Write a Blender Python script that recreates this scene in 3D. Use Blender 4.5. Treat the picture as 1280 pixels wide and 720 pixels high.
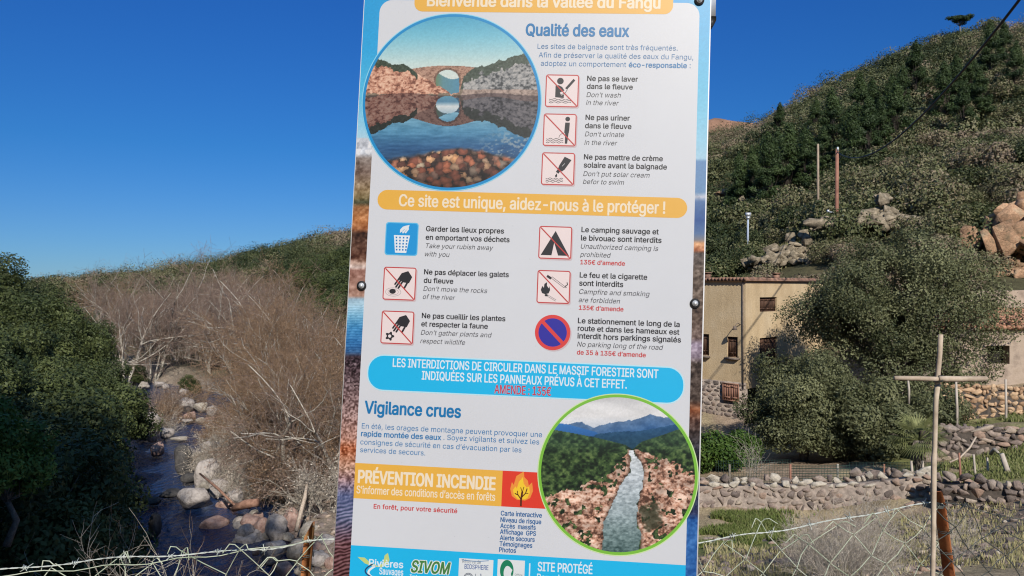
import bpy, math, random, os
import numpy as np
from mathutils import Vector, Matrix

for o in list(bpy.data.objects):
    bpy.data.objects.remove(o)
scene = bpy.context.scene
COL = scene.collection
R = math.radians

# ------------------------------------------------------------------ camera, sky, sun, exposure
F = 970.0
EYE = 1.6
cam_d = bpy.data.cameras.new('camera')
cam_d.sensor_width = 36.0
cam_d.lens = 36.0 * F / 1280.0
cam_d.clip_start = 0.05
cam_d.clip_end = 9000
cam = bpy.data.objects.new('camera', cam_d)
COL.objects.link(cam)
cam.location = (0, 0, EYE)
cam.rotation_euler = (R(90), 0, 0)
scene.camera = cam

SUN_AZ, SUN_EL = 168.0, 34.0          # clockwise from the view direction (+Y)
world = bpy.data.worlds.new('World')
scene.world = world
world.use_nodes = True
wn = world.node_tree.nodes
bg = wn['Background']
sky = wn.new('ShaderNodeTexSky')
sky.sky_type = 'NISHITA'
sky.sun_disc = False
sky.sun_elevation = R(SUN_EL)
sky.sun_rotation = R(SUN_AZ)
sky.altitude = 300
sky.air_density = 1.0
sky.dust_density = 0.0
sky.ozone_density = 3.0
hsv = wn.new('ShaderNodeHueSaturation')
hsv.inputs['Saturation'].default_value = 1.0
hsv.inputs['Value'].default_value = 1.0
world.node_tree.links.new(sky.outputs[0], hsv.inputs['Color'])
# deep winter blue: the Nishita sky, filtered by elevation like a polarised phone exposure
_tc = wn.new('ShaderNodeTexCoord'); _sx = wn.new('ShaderNodeSeparateXYZ'); _rp = wn.new('ShaderNodeValToRGB'); _mx = wn.new('ShaderNodeMix')
_mx.data_type = 'RGBA'; _mx.blend_type = 'MULTIPLY'; _mx.inputs[0].default_value = 1.0
_e = _rp.color_ramp.elements
for _ in range(3): _e.new(0.5)
for _i, (_p, _c) in enumerate(((0.0, (.118, .215, .385)), (0.08, (.10, .215, .39)), (0.17, (.066, .220, .41)), (0.36, (.060, .228, .50)), (0.62, (.75, .92, 1.0)))):
    _e[_i].position = _p; _e[_i].color = (*_c, 1)
_l = world.node_tree.links
_l.new(_tc.outputs['Generated'], _sx.inputs[0]); _l.new(_sx.outputs['Z'], _rp.inputs[0]); _l.new(hsv.outputs[0], _mx.inputs[6]); _l.new(_rp.outputs[0], _mx.inputs[7])
_l.new(_mx.outputs[2], bg.inputs['Color'])
bg.inputs['Strength'].default_value = 0.15

sun_d = bpy.data.lights.new('sun', 'SUN')
sun_d.energy = 4.8
sun_d.angle = R(0.53)
sun_d.color = (1.0, 0.945, 0.86)
sun = bpy.data.objects.new('sun', sun_d)
COL.objects.link(sun)
sdir = Vector((math.sin(R(SUN_AZ)) * math.cos(R(SUN_EL)), math.cos(R(SUN_AZ)) * math.cos(R(SUN_EL)), math.sin(R(SUN_EL))))
sun.rotation_euler = sdir.to_track_quat('Z', 'Y').to_euler()
sun.location = (12, -20, 30)

scene.view_settings.view_transform = 'Standard'
scene.view_settings.look = 'None'
scene.view_settings.exposure = 0.35
scene.view_settings.gamma = 1.0
scene.view_settings.use_curve_mapping = False
try:
    scene.cycles.max_bounces = 6
    scene.cycles.pixel_filter_type = 'BLACKMAN_HARRIS'
    scene.cycles.filter_width = 1.15
    scene.cycles.diffuse_bounces = 3
    scene.cycles.transparent_max_bounces = 6
except Exception:
    pass

RNG = np.random.default_rng(7)

# ------------------------------------------------------------------ helpers
def at(u, v, d):
    return np.array([(u - 640) / F * d, d, EYE - (v - 360) / F * d])

def tag(o, label=None, cat=None, group=None, kind=None):
    if label: o['label'] = label
    if cat: o['category'] = cat
    if group: o['group'] = group
    if kind: o['kind'] = kind
    return o

def empty(name, loc, rz=0.0, label=None, cat=None, group=None, kind=None):
    o = bpy.data.objects.new(name, None)
    COL.objects.link(o)
    o.empty_display_size = 0.2
    o.location = loc
    o.rotation_euler = (0, 0, rz)
    return tag(o, label, cat, group, kind)

class MB:
    def __init__(s):
        s.V = []; s.L = []; s.N = []; s.T = []; s.M = []; s.C = []; s.n = 0; s.smooth = False
    def add(s, verts, faces, mat=0, tint=None, col=None):
        verts = np.asarray(verts, float).reshape(-1, 3)
        s.V.append(verts)
        if isinstance(faces, np.ndarray) and faces.ndim == 2:
            s.L.append((faces + s.n).ravel()); k = len(faces)
            s.N.append(np.full(k, faces.shape[1]))
        else:
            k = len(faces)
            s.L.append(np.array([i + s.n for f in faces for i in f], int))
            s.N.append(np.array([len(f) for f in faces], int))
        t = np.full(k, 0.5) if tint is None else (np.full(k, float(tint)) if np.isscalar(tint) else np.asarray(tint, float))
        s.T.append(t)
        s.M.append(np.full(k, mat) if np.isscalar(mat) else np.asarray(mat))
        if col is not None: s.C.append(np.asarray(col, float))
        s.n += len(verts)
        return s
    def mesh(s, name, mats):
        m = bpy.data.meshes.new(name)
        V = np.concatenate(s.V); L = np.concatenate(s.L); N = np.concatenate(s.N)
        m.vertices.add(len(V)); m.vertices.foreach_set('co', V.astype(np.float32).ravel())
        m.loops.add(len(L)); m.loops.foreach_set('vertex_index', L.astype(np.int32))
        m.polygons.add(len(N))
        st = np.concatenate([[0], np.cumsum(N)[:-1]]).astype(np.int32)
        m.polygons.foreach_set('loop_start', st)
        m.polygons.foreach_set('material_index', np.concatenate(s.M).astype(np.int32))
        if s.smooth:
            m.polygons.foreach_set('use_smooth', np.ones(len(N), bool))
        a = m.attributes.new('tint', 'FLOAT', 'FACE')
        a.data.foreach_set('value', np.concatenate(s.T).astype(np.float32))
        if s.C:
            C = np.concatenate(s.C)
            if C.shape[1] == 3: C = np.concatenate([C, np.ones((len(C), 1))], 1)
            c = m.attributes.new('paint', 'FLOAT_COLOR', 'POINT')
            c.data.foreach_set('color', C.astype(np.float32).ravel())
        m.update(calc_edges=True)
        for mt in (mats if isinstance(mats, (list, tuple)) else [mats]): m.materials.append(mt)
        return m
    def build(s, name, mats, parent=None, world_verts=True):
        """verts are world coordinates; they are stored relative to the parent's location"""
        if parent is not None and world_verts:
            off = np.array(root_of(parent).location)
            s.V = [v - off for v in s.V]
        o = bpy.data.objects.new(name, s.mesh(name, mats))
        COL.objects.link(o)
        if parent is not None: o.parent = parent
        return o
    def build_at_base(s, name, mats):
        """top level single-mesh thing with its origin at its base"""
        V = np.concatenate(s.V)
        c = np.array([V[:, 0].mean(), V[:, 1].mean(), V[:, 2].min()])
        s.V = [v - c for v in s.V]
        o = bpy.data.objects.new(name, s.mesh(name, mats))
        COL.objects.link(o); o.location = c
        return o

def root_of(o):
    while o.parent is not None: o = o.parent
    return o

def link(name, mesh, loc=(0, 0, 0), rz=0.0, sc=1.0, parent=None):
    o = bpy.data.objects.new(name, mesh); COL.objects.link(o)
    o.location = loc; o.rotation_euler = (0, 0, rz)
    o.scale = (sc, sc, sc) if np.isscalar(sc) else sc
    if parent: o.parent = parent
    return o

def copy_tree(o, parent=None):
    c = o.copy(); COL.objects.link(c)
    if parent is not None: c.parent = parent
    for ch in list(o.children): copy_tree(ch, c)
    return c

CUBE_F = np.array([[0, 3, 2, 1], [4, 5, 6, 7], [0, 1, 5, 4], [1, 2, 6, 5], [2, 3, 7, 6], [3, 0, 4, 7]])
def box(mb, c, sx, sy, sz, M=None, mat=0, tint=None):
    v = np.array([[-1, -1, -1], [1, -1, -1], [1, 1, -1], [-1, 1, -1], [-1, -1, 1], [1, -1, 1], [1, 1, 1], [-1, 1, 1]], float) * 0.5 * np.array([sx, sy, sz])
    if M is not None: v = v @ np.asarray(M).T
    mb.add(v + np.asarray(c), CUBE_F, mat, tint)

def segs(mb, P0, P1, r0, r1, k=3, mat=0, tint=None):
    """vectorised open prisms"""
    P0 = np.asarray(P0, float); P1 = np.asarray(P1, float); n = len(P0)
    d = P1 - P0; d /= np.maximum(np.linalg.norm(d, axis=1, keepdims=True), 1e-9)
    h = np.where(np.abs(d[:, 2:3]) < 0.9, np.array([[0, 0, 1.0]]), np.array([[1.0, 0, 0]]))
    a = np.cross(d, h); a /= np.linalg.norm(a, axis=1, keepdims=True); b = np.cross(d, a)
    r0 = np.broadcast_to(np.asarray(r0, float), (n,)); r1 = np.broadcast_to(np.asarray(r1, float), (n,))
    ang = np.arange(k) * 2 * math.pi / k
    ring = np.cos(ang)[None, :, None] * a[:, None] + np.sin(ang)[None, :, None] * b[:, None]
    v = np.concatenate([P0[:, None] + ring * r0[:, None, None], P1[:, None] + ring * r1[:, None, None]], 1)
    base = (np.arange(n) * 2 * k)[:, None, None]
    j = np.arange(k); f = np.stack([j, (j + 1) % k, (j + 1) % k + k, j + k], 1)
    if tint is not None and not np.isscalar(tint): tint = np.repeat(np.asarray(tint), k)
    mb.add(v.reshape(-1, 3), (base + f[None]).reshape(-1, 4), mat, tint)

def tube(mb, P, r, k=6, mat=0, tint=None, caps=True):
    """connected tube through points P with radius r (scalar or per point)"""
    P = np.asarray(P, float); n = len(P); r = np.broadcast_to(np.asarray(r, float), (n,))
    T = np.gradient(P, axis=0); T /= np.maximum(np.linalg.norm(T, axis=1, keepdims=True), 1e-9)
    h = np.array([0, 0, 1.0]) if abs(T[0, 2]) < 0.9 else np.array([1.0, 0, 0])
    A = []
    a = np.cross(T[0], h); a /= np.linalg.norm(a)
    for i in range(n):
        a = a - T[i] * (a @ T[i]); a /= np.linalg.norm(a); A.append(a)
    A = np.array(A); B = np.cross(T, A)
    ang = np.arange(k) * 2 * math.pi / k
    v = P[:, None] + r[:, None, None] * (np.cos(ang)[None, :, None] * A[:, None] + np.sin(ang)[None, :, None] * B[:, None])
    f = []
    for i in range(n - 1):
        for j in range(k): f.append([i * k + j, i * k + (j + 1) % k, (i + 1) * k + (j + 1) % k, (i + 1) * k + j])
    if caps:
        f.append(list(range(k))[::-1]); f.append([(n - 1) * k + j for j in range(k)])
    mb.add(v.reshape(-1, 3), f, mat, tint)

def ico(sub):
    import bmesh
    b = bmesh.new(); bmesh.ops.create_icosphere(b, subdivisions=sub, radius=1.0)
    v = np.array([x.co[:] for x in b.verts]); f = np.array([[x.index for x in q.verts] for q in b.faces]); b.free()
    return v, f
ICO1, ICO2, ICO3 = ico(1), ico(2), ico(3)

def rockify(V, rng, amp=0.25, planes=7, cut=(0.62, 0.88), hard=0.85):
    """unit sphere -> chipped boulder"""
    P = V.copy()
    for _ in range(4):
        k = rng.normal(size=3) * 2.2; P = P * (1 + amp * 0.25 * np.sin(V @ k + rng.uniform(0, 6.3)))[:, None]
    for _ in range(planes):
        n = rng.normal(size=3); n /= np.linalg.norm(n); c = rng.uniform(*cut)
        d = P @ n - c; P = P - np.where(d > 0, d * hard, 0)[:, None] * n
    return P

def _hulls(n, k, seed, bev=.09):
    import bmesh
    rng = np.random.default_rng(seed); out = []
    for _ in range(n):
        P = rng.normal(size=(k, 3)); P /= np.linalg.norm(P, axis=1, keepdims=True); P *= rng.uniform(.8, 1.1, (k, 1)); P = np.clip(P, -.82, .82)
        b = bmesh.new(); [b.verts.new(p) for p in P]; r = bmesh.ops.convex_hull(b, input=b.verts[:])
        bmesh.ops.delete(b, geom=[v for v in b.verts if not v.link_faces], context='VERTS')
        if bev: bmesh.ops.bevel(b, geom=b.edges[:], offset=bev, segments=1, affect='EDGES', clamp_overlap=True)
        bmesh.ops.triangulate(b, faces=b.faces[:]); b.verts.index_update()
        out.append((np.array([v.co[:] for v in b.verts]), np.array([[v.index for v in f.verts] for f in b.faces]))); b.free()
    return out
HULLS = _hulls(36, 15, 1)
HULLS_SHARP = _hulls(30, 10, 2, .025)
def hull(rng, sharp=False):
    V, Fc = (HULLS_SHARP if sharp else HULLS)[rng.integers(30)]; q, _ = np.linalg.qr(rng.normal(size=(3, 3)))
    if np.linalg.det(q) < 0: q[:, 0] = -q[:, 0]
    return V @ q.T, Fc
def leafquads(mb, C, Nrm, size, rng, mat=0, tint=None, aspect=0.55):
    n = len(C)
    Nrm = Nrm / np.maximum(np.linalg.norm(Nrm, axis=1, keepdims=True), 1e-9)
    a = np.cross(Nrm, rng.normal(size=(n, 3))); a /= np.maximum(np.linalg.norm(a, axis=1, keepdims=True), 1e-9)
    b = np.cross(Nrm, a)
    s = (size * rng.uniform(0.6, 1.25, n))[:, None]
    v = np.stack([C - a * s, C + b * s * aspect - a * s * 0.1, C + a * s, C - b * s * aspect - a * s * 0.1], 1)
    mb.add(v.reshape(-1, 3), np.arange(4 * n).reshape(-1, 4), mat, tint)

# hashing value noise
def vnoise(x, y, seed=0):
    xi = np.floor(x).astype(np.int64); yi = np.floor(y).astype(np.int64); xf = x - xi; yf = y - yi
    xf = xf * xf * (3 - 2 * xf); yf = yf * yf * (3 - 2 * yf)
    def hsh(a, b):
        n = (a * 374761393 + b * 668265263 + seed * 982451653) & 0x7fffffff
        n = ((n ^ (n >> 13)) * 1274126177) & 0x7fffffff
        return ((n ^ (n >> 16)) & 0xffff) / 65535.0
    return (hsh(xi, yi) * (1 - xf) + hsh(xi + 1, yi) * xf) * (1 - yf) + (hsh(xi, yi + 1) * (1 - xf) + hsh(xi + 1, yi + 1) * xf) * yf
def fbm(x, y, seed=0, oct=4):
    t = 0; a = 0.5; s = 0
    for i in range(oct):
        t = t + a * vnoise(x, y, seed + i * 17); s += a; a *= 0.55; x = x * 2.03 + 5.1; y = y * 2.03 + 1.7
    return t / s
def sstep(a, b, x):
    t = np.clip((x - a) / (b - a), 0, 1); return t * t * (3 - 2 * t)

def lin(c):
    c = np.asarray(c, float) / 255.0
    return np.where(c <= 0.04045, c / 12.92, ((c + 0.055) / 1.055) ** 2.4)

# ------------------------------------------------------------------ materials
def crackmat(name, c0, c1, c2, scale):
    m, nt, p = newmat(name)
    tc = nt.nodes.new('ShaderNodeTexCoord'); wv = noise(nt, scale * 1.3, 4); 
    ad = nt.nodes.new('ShaderNodeVectorMath'); ad.operation = 'MULTIPLY_ADD'; ad.inputs[1].default_value = (.5 / scale,) * 3
    nt.links.new(wv.outputs['Color'], ad.inputs[0]); nt.links.new(tc.outputs['Object'], ad.inputs[2])
    mp = nt.nodes.new('ShaderNodeMapping'); mp.inputs['Scale'].default_value = (1, 1, 1.7); mp.inputs['Rotation'].default_value = (0.1, 0.35, 0); nt.links.new(ad.outputs[0], mp.inputs[0])
    vo = nt.nodes.new('ShaderNodeTexVoronoi'); vo.feature = 'DISTANCE_TO_EDGE'; vo.inputs['Scale'].default_value = scale; nt.links.new(mp.outputs[0], vo.inputs['Vector'])
    v2 = nt.nodes.new('ShaderNodeTexVoronoi'); v2.inputs['Scale'].default_value = scale; nt.links.new(mp.outputs[0], v2.inputs['Vector'])
    n = noise(nt, scale * 1.2, 9, rough=.7); col = ramp(nt, [(.3, c0), (.5, c1), (.68, c2)], n.outputs['Fac']).outputs[0]
    sep = nt.nodes.new('ShaderNodeSeparateColor'); nt.links.new(v2.outputs['Color'], sep.inputs[0])
    col = mix(nt, col, ramp(nt, [(0, (.75, .7, .66)), (1, (1.25, 1.2, 1.15))], sep.outputs[0]).outputs[0], .9, 'MULTIPLY')
    fine = noise(nt, scale * 9, 8, rough=.75); col = mix(nt, col, ramp(nt, [(.35, (.55, .53, .5)), (.65, (1.25, 1.22, 1.2))], fine.outputs['Fac']).outputs[0], .8, 'MULTIPLY')
    nt.links.new(col, p.inputs['Base Color']); p.inputs['Roughness'].default_value = .92; p.inputs['Specular IOR Level'].default_value = .15
    cr = ramp(nt, [(0.0, (.35, .35, .35)), (.03, (.85, .85, .85)), (.3, (1, 1, 1))], vo.outputs['Distance'])
    hm = mix(nt, cr.outputs[0], fine.outputs['Color'], .6)
    bump(nt, p, hm, .8, .12 / scale)
    return m
def newmat(name):
    m = bpy.data.materials.new(name); m.use_nodes = True
    nt = m.node_tree; p = nt.nodes['Principled BSDF']
    return m, nt, p
def N(nt, t, **kw):
    n = nt.nodes.new(t)
    for k, v in kw.items(): setattr(n, k, v)
    return n
def ramp(nt, stops, fac=None):
    r = nt.nodes.new('ShaderNodeValToRGB'); e = r.color_ramp.elements
    while len(e) < len(stops): e.new(0.5)
    for i, (p, c) in enumerate(stops):
        e[i].position = p; e[i].color = (*c, 1)
    if fac is not None: nt.links.new(fac, r.inputs[0])
    return r
def noise(nt, scale, detail=4, coord='Object', rough=0.6, vec=None):
    n = nt.nodes.new('ShaderNodeTexNoise'); n.inputs['Scale'].default_value = scale
    n.inputs['Detail'].default_value = detail; n.inputs['Roughness'].default_value = rough
    if vec is None:
        tc = nt.nodes.new('ShaderNodeTexCoord'); vec = tc.outputs[coord]
    nt.links.new(vec, n.inputs['Vector'])
    return n
def mix(nt, a, b, fac, mode='MIX'):
    m = nt.nodes.new('ShaderNodeMix'); m.data_type = 'RGBA'; m.blend_type = mode
    for s, v in ((0, fac), (6, a), (7, b)):
        if hasattr(v, 'links'): nt.links.new(v, m.inputs[s])
        else: m.inputs[s].default_value = v if s == 0 else (*v, 1)
    return m.outputs[2]
def bump(nt, p, h, strength=0.4, dist=0.02):
    b = nt.nodes.new('ShaderNodeBump'); b.inputs['Strength'].default_value = strength; b.inputs['Distance'].default_value = dist
    nt.links.new(h, b.inputs['Height']); nt.links.new(b.outputs[0], p.inputs['Normal'])

def m_leaf(name, dark, light, obj_alt=None, trans=0.25, rough=0.6):
    """leaf colours: per-leaf tint, per-plant random shift"""
    m, nt, p = newmat(name)
    at_ = N(nt, 'ShaderNodeAttribute', attribute_name='tint')
    r = ramp(nt, [(0.0, dark), (1.0, light)], at_.outputs['Fac'])
    col = r.outputs[0]
    if obj_alt is not None:
        oi = N(nt, 'ShaderNodeObjectInfo')
        rr = ramp(nt, [(0.35, (0, 0, 0)), (1.0, (1, 1, 1))], oi.outputs['Random'])
        col = mix(nt, col, mix(nt, col, obj_alt, 0.75), rr.outputs[0])
    nt.links.new(col, p.inputs['Base Color'])
    p.inputs['Roughness'].default_value = rough
    p.inputs['Specular IOR Level'].default_value = 0.25
    tr = N(nt, 'ShaderNodeBsdfTranslucent'); nt.links.new(col, tr.inputs['Color'])
    mx = N(nt, 'ShaderNodeMixShader'); mx.inputs[0].default_value = trans
    out = nt.nodes['Material Output']
    nt.links.new(p.outputs[0], mx.inputs[1]); nt.links.new(tr.outputs[0], mx.inputs[2]); nt.links.new(mx.outputs[0], out.inputs[0])
    return m
def m_noise(name, c0, c1, scale=5.0, rough=0.85, bmp=0.3, bdist=0.02, c2=None, detail=6, tintmix=None, metal=0.0, spec=0.25):
    m, nt, p = newmat(name)
    n = noise(nt, scale, detail)
    st = [(0.3, c0), (0.7, c1)] if c2 is None else [(0.28, c0), (0.52, c1), (0.72, c2)]
    col = ramp(nt, st, n.outputs['Fac']).outputs[0]
    if tintmix is not None:
        a = N(nt, 'ShaderNodeAttribute', attribute_name='tint')
        t = ramp(nt, tintmix, a.outputs['Fac'])
        col = mix(nt, col, t.outputs[0], 0.75)
        n3 = noise(nt, scale * 3, 5)
        col = mix(nt, col, ramp(nt, [(0.3, (0.55, 0.55, 0.55)), (0.75, (1.25, 1.22, 1.18))], n3.outputs['Fac']).outputs[0], 0.8, 'MULTIPLY')
    nt.links.new(col, p.inputs['Base Color'])
    p.inputs['Roughness'].default_value = rough; p.inputs['Metallic'].default_value = metal
    p.inputs['Specular IOR Level'].default_value = spec
    if bmp: bump(nt, p, noise(nt, scale * 4, 8).outputs['Fac'], bmp, bdist)
    return m
PRT = {}
WHITE_REF = float(lin(217))
ALB = 0.385
def prt(*rgb):
    """a printing ink, from its colour next to the panel's white"""
    k = rgb
    if k not in PRT:
        m, nt, p = newmat('ink_%02x%02x%02x' % rgb)
        c = np.minimum(lin(rgb) / WHITE_REF * ALB, 0.85)
        n = noise(nt, 2.2, 9, rough=.72)
        col = mix(nt, tuple(c * 0.90), tuple(c * 1.05), n.outputs['Fac'])
        sp = noise(nt, 160.0, 2); col = mix(nt, col, tuple(c * 0.72), ramp(nt, [(.74, (0, 0, 0)), (.80, (1, 1, 1))], sp.outputs['Fac']).outputs[0])
        nt.links.new(col, p.inputs['Base Color'])
        p.inputs['Roughness'].default_value = 0.42; p.inputs['Specular IOR Level'].default_value = 0.25
        PRT[k] = m
    return PRT[k]
def m_paint(name, rough=0.40, spec=0.25):
    m, nt, p = newmat(name)
    a = N(nt, 'ShaderNodeAttribute', attribute_name='paint')
    nt.links.new(a.outputs['Color'], p.inputs['Base Color']); p.inputs['Roughness'].default_value = rough
    p.inputs['Specular IOR Level'].default_value = spec
    return m

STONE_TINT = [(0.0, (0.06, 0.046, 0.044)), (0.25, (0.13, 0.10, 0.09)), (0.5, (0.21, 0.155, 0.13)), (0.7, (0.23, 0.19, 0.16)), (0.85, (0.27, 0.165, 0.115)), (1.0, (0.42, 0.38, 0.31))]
M_STONE = m_noise('rubble_stone', (0.16, 0.13, 0.11), (0.36, 0.31, 0.26), 4.0, bmp=0.6, bdist=0.04, tintmix=STONE_TINT)
ORANGE_TINT = [(0.0, (0.26, 0.15, 0.085)), (0.5, (0.42, 0.27, 0.16)), (1.0, (0.52, 0.38, 0.24))]
M_OSTONE = m_noise('orange_stone', (0.22, 0.14, 0.09), (0.5, 0.36, 0.23), 4.0, bmp=0.6, bdist=0.04, tintmix=ORANGE_TINT)
M_MORTAR = m_noise('wall_core', (0.13, 0.105, 0.085), (0.31, 0.25, 0.205), 7.0)
M_GAP = m_noise('shaded_earth', (0.03, 0.025, 0.02), (0.09, 0.07, 0.055), 6.0)
M_BARK = m_noise('bark', (0.08, 0.065, 0.05), (0.22, 0.19, 0.15), 14.0, bmp=0.5)
M_PALEBARK = m_noise('pale_bark', (0.16, 0.14, 0.115), (0.40, 0.37, 0.31), 5.0, bmp=0.4)
M_WOOD = m_noise('weathered_cane', (0.24, 0.185, 0.135), (0.46, 0.38, 0.30), 22.0, bmp=0.3, bdist=0.002)
M_RUST = m_noise('rusty_iron', (0.16, 0.05, 0.02), (0.42, 0.17, 0.06), 22.0, 0.75, 0.5, 0.002, c2=(0.48, 0.34, 0.16), metal=0.1)
M_RUSTDARK = m_noise('dark_rust', (0.06, 0.025, 0.018), (0.22, 0.075, 0.03), 24.0, 0.8, 0.4, 0.002, metal=0.1)
M_GALV = m_noise('galvanised_steel', (0.42, 0.44, 0.46), (0.62, 0.64, 0.66), 30.0, 0.45, 0.1, 0.001, metal=0.55, spec=0.5)
M_BLACK = m_noise('black_plastic', (0.012, 0.012, 0.013), (0.025, 0.025, 0.026), 20.0, 0.5, 0.0)
M_WIREPALE = m_noise('pale_galvanised_wire', (0.30, 0.34, 0.31), (0.56, 0.58, 0.54), 12.0, 0.5, 0.0, metal=0.2, spec=0.4)
M_WIREGREEN = m_noise('faded_green_wire', (0.20, 0.25, 0.17), (0.48, 0.50, 0.40), 9.0, 0.6, 0.0)
M_WIREDARK = m_noise('dark_wire', (0.025, 0.03, 0.03), (0.075, 0.08, 0.07), 12.0, 0.55, 0.0)
M_CABLE = m_noise('cable_black', (0.008, 0.008, 0.01), (0.02, 0.02, 0.022), 5.0, 0.6, 0.0)

# ------------------------------------------------------------------ terrain
RIVER_Z = -6.5
river_pts = np.array([(-7.2, 12.0), (-8.6, 17.0), (-10.2, 21.8), (-11.1, 24.6), (-12.7, 28.0), (-15.0, 32.7), (-16.9, 37.4), (-17.7, 41.4), (-19.0, 46.2), (-20.3, 51.0), (-23.5, 57), (-31, 63), (-46, 68), (-70, 72), (-110, 75)])
ctrl = []
def C3(x, y, z): ctrl.append((x, y, z))
def CP(u, v, d): ctrl.append(tuple(at(u, v, d)))
for x in (-6, -2.5, 0, 2.5, 6, 14, 30):
    C3(x, 2.3, 0.0); C3(x, 0.0, 0.0); C3(max(x, -1), -7, 0.0)
C3(60, -8, 0.5)
for x, z in ((-2.5, -2.1), (0, -2.0), (2.5, -1.8), (6, -1.5)): C3(x, 6, z)
C3(14, 8, -1.5); C3(-7, 8, -3.6); C3(-3, 12, -4.0); C3(-12, 8, -3); C3(30, 10, -.5)
for p in [(1000, 720, 14.5), (1270, 706, 13), (1150, 700, 15), (900, 712, 17), (1100, 680, 18), (890, 657, 23), (1050, 657, 22.5), (1150, 652, 21), (900, 616, 25.8), (1050, 612, 25.4), (1150, 606, 24.5),
          (915, 545, 36.5), (1000, 565, 33), (1080, 560, 32), (1230, 597, 24.6), (1230, 580, 26.4), (1235, 535, 28.6), (1235, 527, 30.4), (1250, 492, 33.2), (1220, 645, 20.5), (1330, 620, 20), (1350, 500, 32),
          (960, 380, 52), (890, 392, 54), (960, 325, 63), (1046, 302, 60), (1100, 285, 60), (1180, 300, 54), (1190, 272, 60), (1260, 390, 40), (1260, 335, 50), (1260, 230, 66), (1150, 215, 86), (1280, 185, 82),
          (1000, 210, 120), (900, 250, 115), (890, 305, 80), (1100, 128, 140), (1280, 105, 120), (1190, 58, 190), (1280, 46, 180), (1010, 132, 200), (1050, 113, 200), (960, 162, 205), (1100, 101, 197), (1145, 82, 193), (890, 150, 330), (960, 160, 330), (885, 208, 210), (930, 190, 207), (1500, 20, 170), (1500, 180, 90), (1500, 350, 50),
          (780, 200, 300), (650, 235, 300), (800, 300, 90), (700, 400, 70), (800, 430, 55), (600, 480, 50), (520, 560, 36), (700, 600, 28), (640, 700, 18),
          (440, 296, 260), (340, 331, 270), (230, 350, 280), (150, 358, 300), (420, 322, 190), (380, 365, 160), (410, 385, 110), (300, 385, 150),
          (420, 565, 36), (350, 605, 30), (330, 672, 24.5), (425, 690, 23), (420, 460, 60), (440, 420, 80), (300, 445, 85), (270, 475, 65)]: CP(*p)
for p in [(-14.5, 22, -5.2), (-17, 28, -4.8), (-21.5, 36, -4.4), (-24.5, 45, -4.2), (-18, 18, -2.5), (-25, 30, -0.6), (-30, 42, -1.2), (-30, 22, 2.5), (-40, 40, 4), (-60, 60, 6), (-50, 20, 8), (-33, 62, -3.8), (-46, 82, -3.6), (-72, 105, -3),
          (-100, 100, 4), (-150, 200, -3), (-14, 14, -3.4), (-4, 20, -6.0), (-5, 26, -5.9),
          (130, 330, 45), (220, 300, 50), (60, 480, 55), (-20, 420, 5), (-120, 420, -4), (-300, 400, -4), (300, 100, 60), (300, -100, 20), (-300, -50, 15), (-300, 150, 15), (0, -300, 5), (-3, -10, 1.5), (-8, -11, 6), (-14, -12, 12), (-20, -14, 19), (-40, -20, 36), (-10, -4, 1), (2, -12, 0), (-30, -60, 25), (3, -40, 2),  # rise behind-left of the camera is added to lift the gully's shade trees
          (0, 1200, 10), (-600, 1000, -6), (900, 900, 40), (2500, 2500, 20), (-2500, 2500, -6), (2500, -2500, 0), (-2500, -2500, 0)]: C3(*p)
ctrl = np.array(ctrl)
def _phi(A, B): return np.sqrt(((A[:, None] - B[None]) ** 2).sum(-1) + 1.0)
_n = len(ctrl); _K = np.zeros((_n + 3, _n + 3)); _K[:_n, :_n] = _phi(ctrl[:, :2], ctrl[:, :2]) - np.eye(_n) * 0.02
_K[:_n, _n] = 1; _K[:_n, _n + 1:] = ctrl[:, :2]; _K[_n, :_n] = 1; _K[_n + 1:, :_n] = ctrl[:, :2].T
_w = np.linalg.lstsq(_K, np.concatenate([ctrl[:, 2], np.zeros(3)]), rcond=None)[0]
def river_dist(x, y):
    P = np.stack([x, y], -1); best = np.full(x.shape, 1e9)
    for a, b in zip(river_pts[:-1], river_pts[1:]):
        d = b - a; t = np.clip(((P - a) @ d) / (d @ d), 0, 1)
        best = np.minimum(best, np.linalg.norm(P - (a + t[..., None] * d), axis=-1))
    return best
def hgt(x, y):
    x = np.atleast_1d(np.asarray(x, float)); y = np.atleast_1d(np.asarray(y, float)); sh = x.shape
    X = x.ravel(); Y = y.ravel(); out = np.zeros(len(X))
    for i in range(0, len(X), 20000):
        s = slice(i, i + 20000)
        out[s] = _phi(np.stack([X[s], Y[s]], 1), ctrl[:, :2]) @ _w[:_n] + _w[_n] + X[s] * _w[_n + 1] + Y[s] * _w[_n + 2]
    d = np.hypot(X, Y)
    amp = np.clip((d - 3) / 40, 0, 1)
    out += (fbm(X / 3.0 + 50, Y / 3.0 + 9, 3, 4) - 0.5) * 0.7 * np.clip(amp * 2, 0.03, 1) + (fbm(X / 28.0, Y / 28.0, 5, 3) - 0.5) * 7 * np.clip((d - 60) / 80, 0, 1)
    rd = river_dist(X, Y)
    bed = RIVER_Z - 0.5 + np.clip(rd - np.where(Y < 42, 3.0, 2.2), 0, 30) * 0.6 + (fbm(X / 1.2, Y / 1.2, 8, 3) - 0.5) * 0.5
    k = (Y > 9) & (Y < 260)
    out = np.where(k & (rd < 14), np.minimum(out, bed), out)
    return out.reshape(sh)
def h1(x, y): return float(hgt(x, y)[0])

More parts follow.
